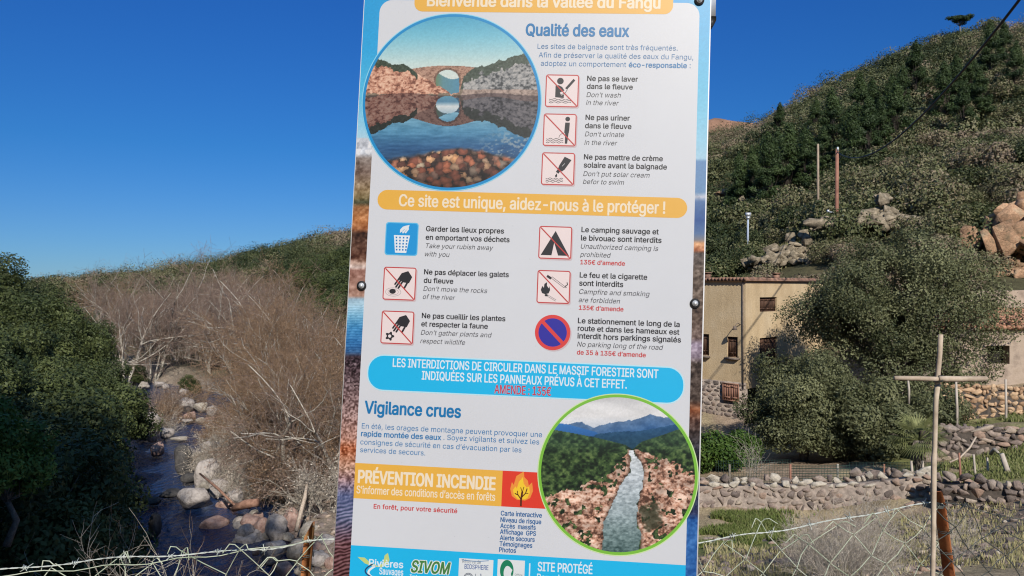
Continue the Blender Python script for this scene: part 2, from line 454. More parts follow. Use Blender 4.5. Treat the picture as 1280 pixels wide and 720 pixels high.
NG = 430
def warp(t, k=7.0, S=3200.0): return np.sinh(k * t) / np.sinh(k) * S
gx = warp(np.linspace(-1, 1, NG)); gy = warp(np.linspace(-1, 1, NG)) + 22.0
GX, GY = np.meshgrid(gx, gy)
GZ = hgt(GX, GY)
rd = river_dist(GX, GY)
DD = np.hypot(GX, GY)
n1 = fbm(GX / 2.2, GY / 2.2, 21, 4)[..., None]; n2 = fbm(GX / 0.7, GY / 0.7, 31, 3)[..., None]; n3 = fbm(GX / 15, GY / 15, 41, 3)[..., None]
earth = np.array([0.27, 0.205, 0.16]); dry = np.array([0.31, 0.255, 0.17]); grass = np.array([0.14, 0.16, 0.055]); maq = np.array([0.07, 0.066, 0.036]); grav = np.array([0.33, 0.28, 0.24]); grav2 = np.array([0.15, 0.12, 0.10])
col = earth + (dry - earth) * sstep(0.4, 0.65, n1)
U = 640 + GX / np.maximum(GY, 0.1) * F
gm = np.zeros_like(GX)
gm = np.maximum(gm, sstep(2.2, 1.0, np.hypot((GX - 5.5) / 1.8, GY - 20.5)))
gm = np.maximum(gm, sstep(16, 18, GX + 3.0 * 0) * 0 + ((GX > 13.2) & (GX < 22) & (GY > 22.6) & (GY < 32)) * 0.9)
col = col + (grass - col) * (gm[..., None] * sstep(0.25, 0.6, n1 * .6 + n2 * .4))
hm = sstep(38, 52, DD)[..., None]
hillc = maq + (np.array([0.12, 0.10, 0.06]) - maq) * sstep(0.45, 0.75, n3 * .5 + n1 * .5)
col = col + (hillc - col) * hm
fl = ((GX < -20) & (GY > 75))[..., None]; col = np.where(fl, np.array([0.055, 0.06, 0.03]) * (0.7 + 0.6 * n3), col)
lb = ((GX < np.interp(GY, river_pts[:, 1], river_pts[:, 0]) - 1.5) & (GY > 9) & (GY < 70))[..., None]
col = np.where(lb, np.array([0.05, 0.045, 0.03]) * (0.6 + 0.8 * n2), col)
far = (GY > 255) & (GX > 40) & (GZ > 50)
col = np.where(far[..., None], np.array([0.30, 0.17, 0.11]) * (0.5 + n1), col)
gv = sstep(9, 4, rd + (fbm(GX / 3, GY / 3, 77) - .5) * 4)[..., None] * ((GY > 9) & (GY < 120))[..., None] * (~lb)
col = col + ((grav2 + (grav - grav2) * n2) - col) * gv
idx = np.arange(NG * NG).reshape(NG, NG)
faces = np.stack([idx[:-1, :-1], idx[:-1, 1:], idx[1:, 1:], idx[1:, :-1]], -1).reshape(-1, 4)
gmat, nt, p = newmat('ground_soil')
a = N(nt, 'ShaderNodeAttribute', attribute_name='paint')
nn = noise(nt, 1.3, 10, rough=0.75); nf = noise(nt, 14.0, 6, rough=0.7)
c_ = mix(nt, a.outputs['Color'], ramp(nt, [(0.3, (0.5, 0.48, 0.45)), (0.7, (1.4, 1.38, 1.3))], nn.outputs['Fac']).outputs[0], 1.0, 'MULTIPLY')
c_ = mix(nt, c_, ramp(nt, [(0.35, (0.6, 0.58, 0.55)), (0.65, (1.3, 1.3, 1.25))], nf.outputs['Fac']).outputs[0], 0.8, 'MULTIPLY')
nt.links.new(c_, p.inputs['Base Color']); p.inputs['Roughness'].default_value = 0.95; p.inputs['Specular IOR Level'].default_value = 0.15
bump(nt, p, nf.outputs['Fac'], 0.7, 0.08)
mb = MB(); mb.smooth = True
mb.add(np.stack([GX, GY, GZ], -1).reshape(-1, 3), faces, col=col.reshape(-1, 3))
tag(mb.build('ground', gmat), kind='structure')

# river surface
wm, nt, p = newmat('river_water')
tc = N(nt, 'ShaderNodeTexCoord'); mp = N(nt, 'ShaderNodeMapping'); mp.inputs['Rotation'].default_value = (0, 0, R(-25)); mp.inputs['Scale'].default_value = (2.2, 0.8, 1)
nt.links.new(tc.outputs['Object'], mp.inputs['Vector'])
nw = noise(nt, 1.6, 5, vec=mp.outputs[0], rough=0.6)
p.inputs['Base Color'].default_value = (0.012, 0.026, 0.07, 1); p.inputs['Roughness'].default_value = 0.06; p.inputs['IOR'].default_value = 1.33
p.inputs['Specular IOR Level'].default_value = 0.5
foam = ramp(nt, [(0.58, (0.010, 0.026, 0.075)), (0.74, (0.08, 0.11, 0.17))], noise(nt, 0.9, 6, vec=mp.outputs[0], rough=0.7).outputs['Fac'])
nt.links.new(foam.outputs[0], p.inputs['Base Color'])  # reflected sky's blue is put into the base colour; paler patches are foam
bump(nt, p, nw.outputs['Fac'], 1.0, 0.22)
tt = np.linspace(0, 1, 140); seg = np.concatenate([[0], np.cumsum(np.linalg.norm(np.diff(river_pts, axis=0), axis=1))]); seg /= seg[-1]
rc = np.stack([np.interp(tt, seg, river_pts[:, 0]), np.interp(tt, seg, river_pts[:, 1])], 1)
tn = np.gradient(rc, axis=0); tn /= np.linalg.norm(tn, axis=1, keepdims=True); nr = np.stack([tn[:, 1], -tn[:, 0]], 1)
lf = np.concatenate([rc - nr * 6, np.full((140, 1), RIVER_Z)], 1); rt = np.concatenate([rc + nr * 6, np.full((140, 1), RIVER_Z)], 1)
mb = MB(); i = np.arange(139); mb.add(np.concatenate([lf, rt]), np.stack([i, i + 1, i + 141, i + 140], 1)); tag(mb.build('river', wm), kind='structure')

# ------------------------------------------------------------------ stone walls, terraces, house
def stone_wall(name, pts, height, thick, stone, label, group=None, mat=None, rng=None, seat=-0.25, flat=0.75, corek=.5, top_lit=False, core=None):
    """dry rubble wall along ground points [(x,y)], one mesh: core + individually shaped stones"""
    rng = rng or np.random.default_rng(3)
    pts = np.asarray(pts, float); mb = MB()
    L = np.concatenate([[0], np.cumsum(np.linalg.norm(np.diff(pts[:, :2], axis=0), axis=1))])
    def P(s): return np.array([np.interp(s, L, pts[:, 0]), np.interp(s, L, pts[:, 1])])
    def zb(s): return np.interp(s, L, pts[:, 2])
    ns = max(2, int(L[-1] / 0.8)); ss = np.linspace(0, L[-1], ns)
    q = np.array([P(s) for s in ss]); t = np.gradient(q, axis=0); t /= np.linalg.norm(t, axis=1, keepdims=True); nrm = np.stack([t[:, 1], -t[:, 0]], 1)
    v = []
    for i in range(ns):
        for o in (-thick * corek, thick * corek):
            for z in (zb(ss[i]) + seat, zb(ss[i]) + height - stone * 0.3):
                v.append([q[i, 0] + nrm[i, 0] * o, q[i, 1] + nrm[i, 1] * o, z])
    f = []
    for i in range(ns - 1):
        a = i * 4; b = a + 4
        f += [[a, b, b + 1, a + 1], [a + 2, a + 3, b + 3, b + 2], [a + 1, b + 1, b + 3, a + 3]]
    f += [[0, 1, 3, 2], [(ns - 1) * 4, (ns - 1) * 4 + 2, (ns - 1) * 4 + 3, (ns - 1) * 4 + 1]]
    mb.add(v, f, 1, 0.3)
    bv, bf = ICO2
    for side in (1, -1):
        z = seat
        while z < height:
            hh = stone * rng.uniform(0.5, 0.95); s = rng.uniform(0, stone)
            while s < L[-1]:
                w = stone * rng.uniform(0.5, 1.7) * (1.5 if z + hh > height and rng.random() < .3 else 1)
                c = P(s + w / 2); ti = min(int((s / max(L[-1], .01)) * (ns - 1)), ns - 2)
                tt = t[ti]; nn = nrm[ti]
                S, bf = hull(rng); S = S * 1.18
                ez = hh * rng.uniform(0.85, 1.25)
                loc = np.stack([S[:, 0] * w * .56, S[:, 1] * thick * .20, S[:, 2] * ez * .60], 1)
                a_ = rng.uniform(-.4, .4); ca, sa = math.cos(a_), math.sin(a_)
                lx = loc[:, 0] * ca - loc[:, 2] * sa; lz = loc[:, 0] * sa + loc[:, 2] * ca
                o = side * thick * (0.38 + rng.uniform(-.05, .04))
                top = z + hh > height - stone * .2
                X = np.stack([c[0] + tt[0] * lx + nn[0] * (loc[:, 1] + o), c[1] + tt[1] * lx + nn[1] * (loc[:, 1] + o), zb(s) + z + hh / 2 + lz + rng.uniform(-.08, .08)], 1)
                mb.add(X, bf, 0, (1.0 if (top_lit and top and rng.random() < .7) else rng.random() * .97))  # some top stones get the palest tint, sunlight put into their colour
                s += w * 1.02
            z += hh * 0.97
    o = mb.build_at_base(name, [mat or M_STONE, core or M_MORTAR])
    return tag(o, label, 'wall', group)

def wp(u, v, d):
    p = at(u, v, d); return (p[0], p[1], p[2])
def gpt(u, d, dz=0.0):
    x = (u - 640) / F * d; return (x, d, h1(x, d) + dz)

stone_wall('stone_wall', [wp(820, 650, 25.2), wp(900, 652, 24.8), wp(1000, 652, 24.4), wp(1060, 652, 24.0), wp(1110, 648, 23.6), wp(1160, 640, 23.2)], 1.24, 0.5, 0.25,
           'long pinkish rubble retaining wall below the olive trees', rng=np.random.default_rng(11), top_lit=True, seat=-0.4, corek=.445)
stone_wall('stone_wall', [wp(1062, 618, 25.2), wp(1120, 618, 24.6), wp(1165, 622, 24.0)], 0.65, 0.5, 0.28,
           'short low wall of dark lichen covered stones below the fan palm', rng=np.random.default_rng(12), seat=-0.3, corek=.40, core=M_GAP)
stone_wall('stone_wall', [wp(1165, 640, 22.4), wp(1210, 642, 21.8), wp(1250, 650, 21.3), wp(1310, 662, 20.6)], 0.95, 0.5, 0.27,
           'lowest tumbled stone wall behind the rusty fence post at right', rng=np.random.default_rng(13), seat=-0.5, corek=.40, core=M_GAP)
stone_wall('stone_wall', [wp(1150, 578, 27.6), wp(1210, 580, 27.2), wp(1260, 584, 26.8), wp(1320, 588, 26.4)], 1.25, 0.55, 0.29,
           'rubble terrace wall of dark rounded stones between two grass terraces', rng=np.random.default_rng(14), seat=-0.4, corek=.40, core=M_GAP)
stone_wall('stone_wall', [wp(1150, 524, 32.0), wp(1210, 525, 31.6), wp(1260, 526, 31.2), wp(1330, 527, 30.8)], 1.3, 0.5, 0.25,
           'orange squared stone wall in front of the grey stone barn', mat=M_OSTONE, rng=np.random.default_rng(15), seat=-0.4, corek=.42, core=M_GAP)

M_PLASTER = newmat('ochre_plaster'); m_, nt, p = M_PLASTER; M_PLASTER = m_
n = noise(nt, 0.55, 6, rough=0.65); nf = noise(nt, 16, 5)
base = ramp(nt, [(0.30, (0.40, 0.295, 0.175)), (0.50, (0.46, 0.35, 0.215)), (0.68, (0.50, 0.395, 0.26))], n.outputs['Fac']).outputs[0]
tcp = N(nt, 'ShaderNodeTexCoord'); mpp = N(nt, 'ShaderNodeMapping'); mpp.inputs['Scale'].default_value = (1.6, 1.6, 0.22)
nt.links.new(tcp.outputs['Object'], mpp.inputs['Vector'])
streak = noise(nt, 1.2, 6, vec=mpp.outputs[0])
base = mix(nt, base, ramp(nt, [(0.35, (0.72, 0.70, 0.66)), (0.6, (1.04, 1.03, 1.0))], streak.outputs['Fac']).outputs[0], 0.4, 'MULTIPLY')
base = mix(nt, base, ramp(nt, [(0.3, (0.85, 0.85, 0.85)), (0.7, (1.06, 1.06, 1.06))], nf.outputs['Fac']).outputs[0], 1.0, 'MULTIPLY')
nt.links.new(base, p.inputs['Base Color']); p.inputs['Roughness'].default_value = 0.9; p.inputs['Specular IOR Level'].default_value = 0.15
bump(nt, p, nf.outputs['Fac'], 0.5, 0.03)
M_SHUT = m_noise('brown_shutter_wood', (0.045, 0.022, 0.014), (0.10, 0.052, 0.03), 6.0, 0.7, 0.3, 0.01)
M_SHUT2 = m_noise('reddish_shutter_wood', (0.16, 0.075, 0.05), (0.27, 0.14, 0.095), 6.0, 0.75, 0.3, 0.01)
M_TILE = m_noise('clay_roof_tile', (0.19, 0.095, 0.06), (0.36, 0.19, 0.12), 3.0, 0.85, 0.3, 0.02, c2=(0.33, 0.23, 0.165))
M_TILEOLD = m_noise('old_roof_tile', (0.10, 0.06, 0.045), (0.28, 0.16, 0.11), 3.0, 0.9, 0.3, 0.02)
M_DARKIN = m_noise('unlit_interior', (0.008, 0.007, 0.006), (0.02, 0.017, 0.015), 2.0, 0.9, 0.0)
M_SILL = m_noise('stone_sill', (0.09, 0.07, 0.06), (0.18, 0.14, 0.11), 6.0)
M_DISH = m_noise('white_dish_paint', (0.55, 0.55, 0.54), (0.70, 0.70, 0.69), 4.0, 0.5, 0.0)
M_BARN = m_noise('barn_render', (0.17, 0.13, 0.10), (0.33, 0.26, 0.20), 1.6, 0.9, 0.5, 0.04, c2=(0.27, 0.21, 0.155))

def wall_with_holes(mb, O, X, width, z0, z1, holes, depth, nrm, mat=0, back=1):
    """vertical wall face from O along unit X; holes=(s0,s1,za,zb); reveals go inwards by depth"""
    ss = sorted({0.0, width, *[h[0] for h in holes], *[h[1] for h in holes]}); zs = sorted({z0, z1, *[h[2] for h in holes], *[h[3] for h in holes]})
    O = np.asarray(O, float); X = np.asarray(X, float); Nn = np.asarray(nrm, float)
    def pt(s, z, d=0): return np.array([O[0] + X[0] * s - Nn[0] * d, O[1] + X[1] * s - Nn[1] * d, z])
    for a, b in zip(ss[:-1], ss[1:]):
        for c, d in zip(zs[:-1], zs[1:]):
            if any(h[0] <= a and h[1] >= b and h[2] <= c and h[3] >= d for h in holes): continue
            mb.add([pt(a, c), pt(b, c), pt(b, d), pt(a, d)], [[0, 1, 2, 3]], mat)
    for s0, s1, za, zb_ in holes:
        k = [(s0, za), (s1, za), (s1, zb_), (s0, zb_)]
        for i in range(4):
            a, b = k[i], k[(i + 1) % 4]
            mb.add([pt(*a), pt(*b), pt(*b, depth), pt(*a, depth)], [[0, 1, 2, 3]], mat)

# --- ochre house
cx, cy = at(932, 360, 38.0)[:2]
Xl = np.array([-0.69, 0.7238]); Nl = np.array([-0.7238, -0.69]); Xr = np.array([0.7238, 0.69]); Nr = np.array([0.69, -0.7238])
HB, HM, HT = -5.9, -3.05, 1.95
house = empty('ochre_house', (cx, cy, HB), 0, 'two tone ochre plastered house with brown shutters on a rubble stone ground floor', 'house')
WL, WR = 7.5, 8.5
lh = [(0.43, 1.02, -1.84, -0.82)]; lh2 = [(2.05, 2.6, -1.84, -0.75)]
rh = [(1.38, 3.15, 0.40, 1.13), (1.38, 3.15, -2.12, -0.92)]
mb = MB()
wall_with_holes(mb, (cx, cy), Xl, WL, HM, HT, lh + lh2, 0.22, Nl)
wall_with_holes(mb, (cx, cy), Xr, WR, HM - 0.3, HT, rh, 0.2, Nr)
bl = np.array([cx, cy]) + Xl * WL; br = np.array([cx, cy]) + Xr * WR; bb = bl + Xr * WR
for a, b in ((bl, bb), (bb, br)):
    mb.add([[*a, HB], [*b, HB], [*b, HT], [*a, HT]], [[0, 1, 2, 3]], 0)
mb.build('wall', M_PLASTER, house)
mb = MB()
def hp(s, z, d, X=Xl, Nn=Nl): return np.array([cx + X[0] * s + Nn[0] * d, cy + X[1] * s + Nn[1] * d, z])
M3l = np.array([[Xl[0], Nl[0], 0], [Xl[1], Nl[1], 0], [0, 0, 1]]); M3r = np.array([[Xr[0], Nr[0], 0], [Xr[1], Nr[1], 0], [0, 0, 1]])
rg = np.random.default_rng(5)
box(mb, hp(WL / 2, (HB + HM) / 2, -0.10), WL, 0.22, HM - HB, M3l, 1)
z = HB
while z < HM - 0.05:
    s = -0.02; hh = rg.uniform(.16, .26)
    while s < WL:
        w = rg.uniform(.2, .5)
        if not (0.25 < s + w / 2 < 1.25 and -4.05 < z + hh / 2 < -3.1):
            S, hf = hull(rg)
            loc = np.stack([S[:, 0] * w * .6, S[:, 1] * .055, S[:, 2] * hh * .62], 1) @ M3l.T
            mb.add(loc + hp(s + w / 2, z + hh / 2, 0.0), hf, 0, rg.random() * .8)
        s += w
    z += hh
mb.build('stone_base', [M_STONE, M_MORTAR], house)
def shuttered(s0, s1, za, zb_, X, Nn, M3, leaves, mat, inset=0.12, sill=True, ajar=False):
    w = s1 - s0; fr = MB(); t = 0.05
    c = lambda s, z, d: np.array([cx + X[0] * s + Nn[0] * d, cy + X[1] * s + Nn[1] * d, z])
    box(fr, c((s0 + s1) / 2, za + t / 2, -inset), w, .06, t, M3); box(fr, c((s0 + s1) / 2, zb_ - t / 2, -inset), w, .06, t, M3)
    for s in (s0 + t / 2, s1 - t / 2): box(fr, c(s, (za + zb_) / 2, -inset), t, .06, zb_ - za - 2 * t, M3)
    f = fr.build('window', mat, house)
    lw = (w - 2 * t) / leaves
    for i in range(leaves):
        m = MB(); sc_ = s0 + t + lw * (i + .5)
        nb = max(2, int(lw / .12))
        for j in range(nb):
            box(m, c(sc_ - lw / 2 + lw * (j + .5) / nb, (za + zb_) / 2, -inset - .01 - .006 * (j % 2)), lw / nb - .008, .03, zb_ - za - 2 * t - .01, M3)
        for zz in (za + .2 * (zb_ - za), za + .8 * (zb_ - za)): box(m, c(sc_, zz, -inset + .012), lw - .03, .02, .07, M3)
        m.build('shutter', mat, f)
    if sill:
        m = MB(); box(m, c((s0 + s1) / 2, za - .06, .05), w + .16, .26, .09, M3); m.build('sill', M_SILL, f)
    return f
for h in lh + lh2: shuttered(*h, Xl, Nl, M3l, 2, M_SHUT)
shuttered(*rh[0], Xr, Nr, M3r, 4, M_SHUT, sill=False); shuttered(*rh[1], Xr, Nr, M3r, 4, M_SHUT)
f = shuttered(0.30, 1.2, -4.0, -3.12, Xl, Nl, M3l, 2, M_SHUT2, inset=-0.12, sill=False)
# low tiled roof
mb = MB(); ov = 0.16
e = [np.array([cx, cy]) + Xl * (-ov) + Xr * (-ov), np.array([cx, cy]) + Xl * (WL + ov) + Xr * (-ov), np.array([cx, cy]) + Xl * (WL + ov) + Xr * (WR + ov), np.array([cx, cy]) + Xl * (-ov) + Xr * (WR + ov)]
mb.add([[*q, HT] for q in e] + [[*e[0], HT + .06], [*e[1], HT + .06], [*e[2], HT + .1], [*e[3], HT + .1]], CUBE_F, 0)
nt_ = int((WL + 2 * ov) / .2)
for i in range(nt_):
    s = -ov + .2 * (i + .5)
    for k in range(int((WR + 2 * ov) / .42)):
        a = hp(s, HT + .10 + rg.uniform(-.01, .015), 0) ; a[:2] += Xr * (-ov - .05 + k * .42); b = a.copy(); b[:2] += Xr * .46; b[2] -= .015
        tube(mb, [a, b], .085, 6, 0)
roof = mb.build('roof', M_TILEOLD, house)
for s, dpt, hgt_ in ((2.9, 1.2, .26), (0.8, 4.6, .24)):
    mb = MB(); c = hp(s, HT + .1 + hgt_ / 2, 0); c[:2] += Xr * dpt
    box(mb, c, .30, .30, hgt_, M3l); box(mb, c + [0, 0, hgt_ / 2 + .1], .38, .38, .05, M3l); 
    for dx in (-.1, .1): box(mb, c + [dx * Xl[0], dx * Xl[1], hgt_ / 2 + .035], .06, .26, .075, M3l)
    mb.build('chimney', M_TILEOLD, roof)
mb = MB(); tube(mb, [hp(.12, HT, .05), hp(.12, -.4, .05), hp(.1, HM - .3, .05)], .028, 6); mb.build('drainpipe', M_SILL, house)
mb = MB(); tube(mb, [hp(.28, -.2, 0), hp(.28, -.1, .3), hp(.3, -.28, .5)], .02, 5); tube(mb, [hp(.3, -.25, .5), hp(.3, -.45, .5)], [.06, .13], 8); mb.build('wall_lamp', M_SILL, house)
mb = MB()
ax = np.array([-0.75, -0.62, 0.25]); ax /= np.linalg.norm(ax); t1 = np.cross(ax, [0, 0, 1]); t1 /= np.linalg.norm(t1); t2 = np.cross(t1, ax)
dc = hp(2.72, -2.3, .45); rr_ = np.linspace(0, 1, 6); vv = []
for r in rr_:
    for k in range(20):
        an = k * 2 * math.pi / 20; vv.append(dc + (t1 * math.cos(an) * .42 + t2 * math.sin(an) * .5) * r + ax * (.12 * r * r - .1))
ff = [[i * 20 + k, i * 20 + (k + 1) % 20, (i + 1) * 20 + (k + 1) % 20, (i + 1) * 20 + k] for i in range(5) for k in range(20)]
mb.add(vv, ff); mb.smooth = True; dish = mb.build('satellite_dish', M_DISH, house)
mb = MB(); tube(mb, [hp(2.72, -2.5, 0), hp(2.72, -2.45, .3), dc - ax * .1], .025, 5); tube(mb, [dc - t2 * .5, dc + ax * .45 - t2 * .12], .012, 4); box(mb, dc + ax * .45 - t2 * .1, .07, .07, .1); mb.build('dish_arm', M_GALV, dish)

# --- grey barn at the right edge
by = 34.0; bx0 = (1178 - 640) / F * by; bx1 = bx0 + 11
zb0, zb1 = -4.0, at(0, 410, by)[2]
barn = empty('stone_barn', ((bx0 + bx1) / 2, by, zb0), 0, 'grey brown rendered barn with a red tiled lean-to roof and one square dark opening', 'barn')
ho = ((1234 - 640) / F * by - bx0, (1262 - 640) / F * by - bx0, at(0, 455, by)[2], at(0, 432, by)[2])
mb = MB(); wall_with_holes(mb, (bx0, by), (1, 0), bx1 - bx0, zb0, zb1, [ho], .45, (0, -1))
mb.add([[bx0, by, zb0], [bx0, by + 4, zb0], [bx0, by + 4, zb1 + 1.2], [bx0, by, zb1]], [[0, 1, 2, 3]])
zr = at(0, 372, by + 3.0)[2]; 
mb.add([[bx0, by + 3.0, zb1], [bx1, by + 3.0, zb1], [bx1, by + 3.0, zr + .5], [bx0, by + 3.0, zr + .2]], [[0, 1, 2, 3]])
mb.add([[bx0, by + 3.0, zr + .2], [bx1, by + 3.0, zr + .5], [bx1, by + 3.6, zr + .5], [bx0, by + 3.6, zr + .2]], [[0, 1, 2, 3]])
mb.build('wall', M_BARN, barn)
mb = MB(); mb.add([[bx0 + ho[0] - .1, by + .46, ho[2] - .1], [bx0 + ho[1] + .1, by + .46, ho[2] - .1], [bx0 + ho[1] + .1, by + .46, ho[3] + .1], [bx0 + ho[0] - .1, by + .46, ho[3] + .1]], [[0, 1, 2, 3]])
mb.build('opening', M_DARKIN, barn)  # near-black sheet behind the hole stands for the unlit inside
mb = MB(); zt = at(0, 388, by + 2.9)[2]; pitch = (zt - zb1)
for i in range(int((bx1 - bx0 + .6) / .22)):
    x = bx0 - .3 + .22 * i
    for k in range(8):
        y0 = by - .25 + k * .40; z0_ = zb1 + .06 + pitch * (y0 - by) / 2.9
        tube(mb, [[x + rg.uniform(-.01, .01), y0, z0_ + .02], [x, y0 + .46, z0_ + pitch * .46 / 2.9 - .02]], [.105, .085], 6)
mb.add([[bx0 - .3, by - .2, zb1], [bx1, by - .2, zb1], [bx1, by + 2.98, zb1 + pitch], [bx0 - .3, by + 2.98, zb1 + pitch]], [[0, 1, 2, 3]])
mb.build('roof', M_TILE, barn)

# ------------------------------------------------------------------ rocks on the hill
M_ROCK = crackmat('hill_rock', (0.07, 0.065, 0.045), (0.20, 0.175, 0.13), (0.32, 0.28, 0.215), 2.6)
M_REDROCK = crackmat('orange_rock', (0.14, 0.115, 0.075), (0.34, 0.215, 0.135), (0.30, 0.25, 0.175), .9)
def crag(name, c, size, label, mat, seed, n=26, group=None, small=1.0):
    rng = np.random.default_rng(seed); mb = MB()
    for i in range(n):
        o = rng.normal(size=3) * np.array(size) * .42; o[2] = abs(o[2]) * (1 if i else 0)
        o[2] *= max(0.1, 1 - np.hypot(o[0] / size[0], o[1] / size[1]))
        S, hf = hull(rng, True); S = S * 1.4
        f_ = small * rng.uniform(.6, 1.3); S = S * np.array([rng.uniform(.25, .5) * size[0], rng.uniform(.25, .5) * size[1], rng.uniform(.25, .55) * size[2]]) * f_
        mb.add(S + np.asarray(c) + o, hf, 0, rng.random())
    o = mb.build_at_base(name, mat); return tag(o, label, 'rock', group)
def hillpt(u, v, d): return at(u, v, d)
crag('rock_outcrop', at(1290, 305, 50), (3.4, 2.2, 4.0), 'large cracked orange rock outcrop at the right edge above the barn', M_REDROCK, 1, 150, small=.55)
crag('rock_outcrop', at(1268, 345, 49), (2.4, 1.5, 1.6), 'smaller broken orange rocks just below the large orange outcrop', M_REDROCK, 2, 50, small=.5)
crag('rock_outcrop', at(1105, 282, 58), (4.2, 1.6, 2.2), 'pale lichen covered rock crest on the hillside right of the rusty pole', M_ROCK, 3, 110, small=.42)
crag('rock_outcrop', at(1000, 328, 59), (3.6, 1.5, 2.4), 'pale broken rock slope on the hillside above the ochre house', M_ROCK, 4, 110, small=.40)
crag('rock_outcrop', at(960, 335, 60), (1.6, 1.2, 1.3), 'small pale rocks just above the ochre house roof', M_ROCK, 5, 40, small=.5)
crag('rock_outcrop', at(1170, 318, 55), (1.8, 1.2, .7), 'low brown rocks above the big olive tree', M_ROCK, 6, 12)
crag('rock_outcrop', at(931, 252, 95), (1.0, 1.0, 1.5), 'small grey boulder between the shrubs above the metal lamp post', M_ROCK, 8, 5)
crag('rock_outcrop', at(907, 242, 100), (1.6, 1.0, .7), 'small yellowish rocks beside the sign at the top of the slope', M_REDROCK, 9, 8)

# ------------------------------------------------------------------ vegetation
def crown(mb, rng, blobs, n, size, shell=0.4, mat=0, tint=(0.5, 0.22), aspect=0.5, gap=0.0, up=0.15, out=0.9):
    """leaves spread through the outer part of each blob (cx,cy,cz,rx,ry,rz)"""
    B = np.asarray(blobs, float); w = (B[:, 3] * B[:, 5]) ** 1.0; w /= w.sum(); k = rng.choice(len(B), n, p=w)
    d = rng.normal(size=(n, 3)); d /= np.linalg.norm(d, axis=1, keepdims=True)
    rad = 1 - shell * rng.random(n) ** 1.4 + rng.normal(size=n) * 0.05
    P = B[k, :3] + d * B[k, 3:6] * rad[:, None]
    if gap > 0:
        q = np.sin(P[:, 0] * 3.1 / gap + 1.3 * np.sin(P[:, 2] * 2.7 / gap)) + np.sin(P[:, 1] * 2.9 / gap + 2) + np.sin(P[:, 2] * 3.3 / gap + np.sin(P[:, 0] * 2.2 / gap))
        ok = q > -0.9; P = P[ok]; d = d[ok]; k = k[ok]
    nn = d * out + rng.normal(size=d.shape) * 0.55; nn[:, 2] += up
    bt = rng.normal(size=len(B)) * tint[1]
    t = np.clip(tint[0] + bt[k] + rng.normal(size=len(P)) * 0.16, 0, 1)
    leafquads(mb, P, nn, size, rng, mat, t, aspect)

def blobs_in(rng, n, c, rad, r0, r1, low=0.25):
    out = []
    for i in range(n):
        d = rng.normal(size=3); d /= np.linalg.norm(d); d[2] = d[2] if d[2] > -low else -low * rng.random()
        q = rng.uniform(0.35, 0.85); r = rng.uniform(r0, r1)
        out.append([c[0] + d[0] * rad[0] * q, c[1] + d[1] * rad[1] * q, c[2] + d[2] * rad[2] * q, r, r, r * .85])
    return out

def trunk_to(mb, rng, blobs, r, fork):
    P0 = np.array([0, 0, -0.4]); q = np.array([rng.normal() * .15, rng.normal() * .15, fork])
    tube(mb, [P0, P0 * .5 + q * .5 + rng.normal(size=3) * .06, q], [r * 1.25, r, r * .8], 7)
    for b in blobs:
        e = np.array(b[:3]); m = q * .45 + e * .55 + rng.normal(size=3) * .18; m[2] -= .15
        tube(mb, [q, m, e], [r * .45, r * .22, r * .05], 5, caps=False)

ML_OLIVE = m_leaf('olive_leaf', (0.036, 0.046, 0.018), (0.19, 0.195, 0.095))
ML_HOLM = m_leaf('holm_oak_leaf', (0.018, 0.031, 0.010), (0.11, 0.13, 0.042), trans=0.2)
ML_PINE = m_leaf('pine_needle', (0.013, 0.028, 0.008), (0.062, 0.092, 0.028), trans=0.15)
ML_BRIGHT = m_leaf('fresh_leaf', (0.035, 0.075, 0.012), (0.16, 0.24, 0.05), trans=0.3)
def m_maquis(name):
    m = m_leaf(name, (0, 0, 0), (1, 1, 1), trans=0.18)
    r = [n for n in m.node_tree.nodes if n.type == 'VALTORGB'][0].color_ramp
    while len(r.elements) < 5: r.elements.new(.5)
    for e, (p_, c) in zip(r.elements, [(0, (0.024, 0.036, 0.012)), (.3, (0.06, 0.072, 0.026)), (.55, (0.115, 0.118, 0.05)), (.8, (0.175, 0.155, 0.085)), (1, (0.20, 0.15, 0.10))]):
        e.position = p_; e.color = (*c, 1)
    return m
ML_MAQ = m_maquis('maquis_leaf')
ML_DRYLEAF = m_leaf('dry_brown_bud', (0.08, 0.045, 0.028), (0.24, 0.15, 0.09), trans=0.15)

def tree_proto(name, seed, blobs, n, size, leaf, trunk_r, fork, bark=M_BARK, shell=.4, tint=(.5, .2), aspect=.5, gap=0.0, up=.15):
    rng = np.random.default_rng(seed)
    c = MB(); crown(c, rng, blobs, n, size, shell, 0, tint, aspect, gap, up)
    t = MB(); trunk_to(t, rng, blobs, trunk_r, fork)
    return c.mesh(name + '_crown', leaf), t.mesh(name + '_trunk', bark)

def plant_tree(name, meshes, x, y, rz, sc, label, group=None, z=None, cat='tree'):
    o = empty(name, (x, y, (h1(x, y) if z is None else z)), rz, label, cat, group); o.scale = (sc,) * 3 if np.isscalar(sc) else sc
    link('crown', meshes[0], parent=o); link('trunk', meshes[1], parent=o)
    return o

rv = np.random.default_rng(101)
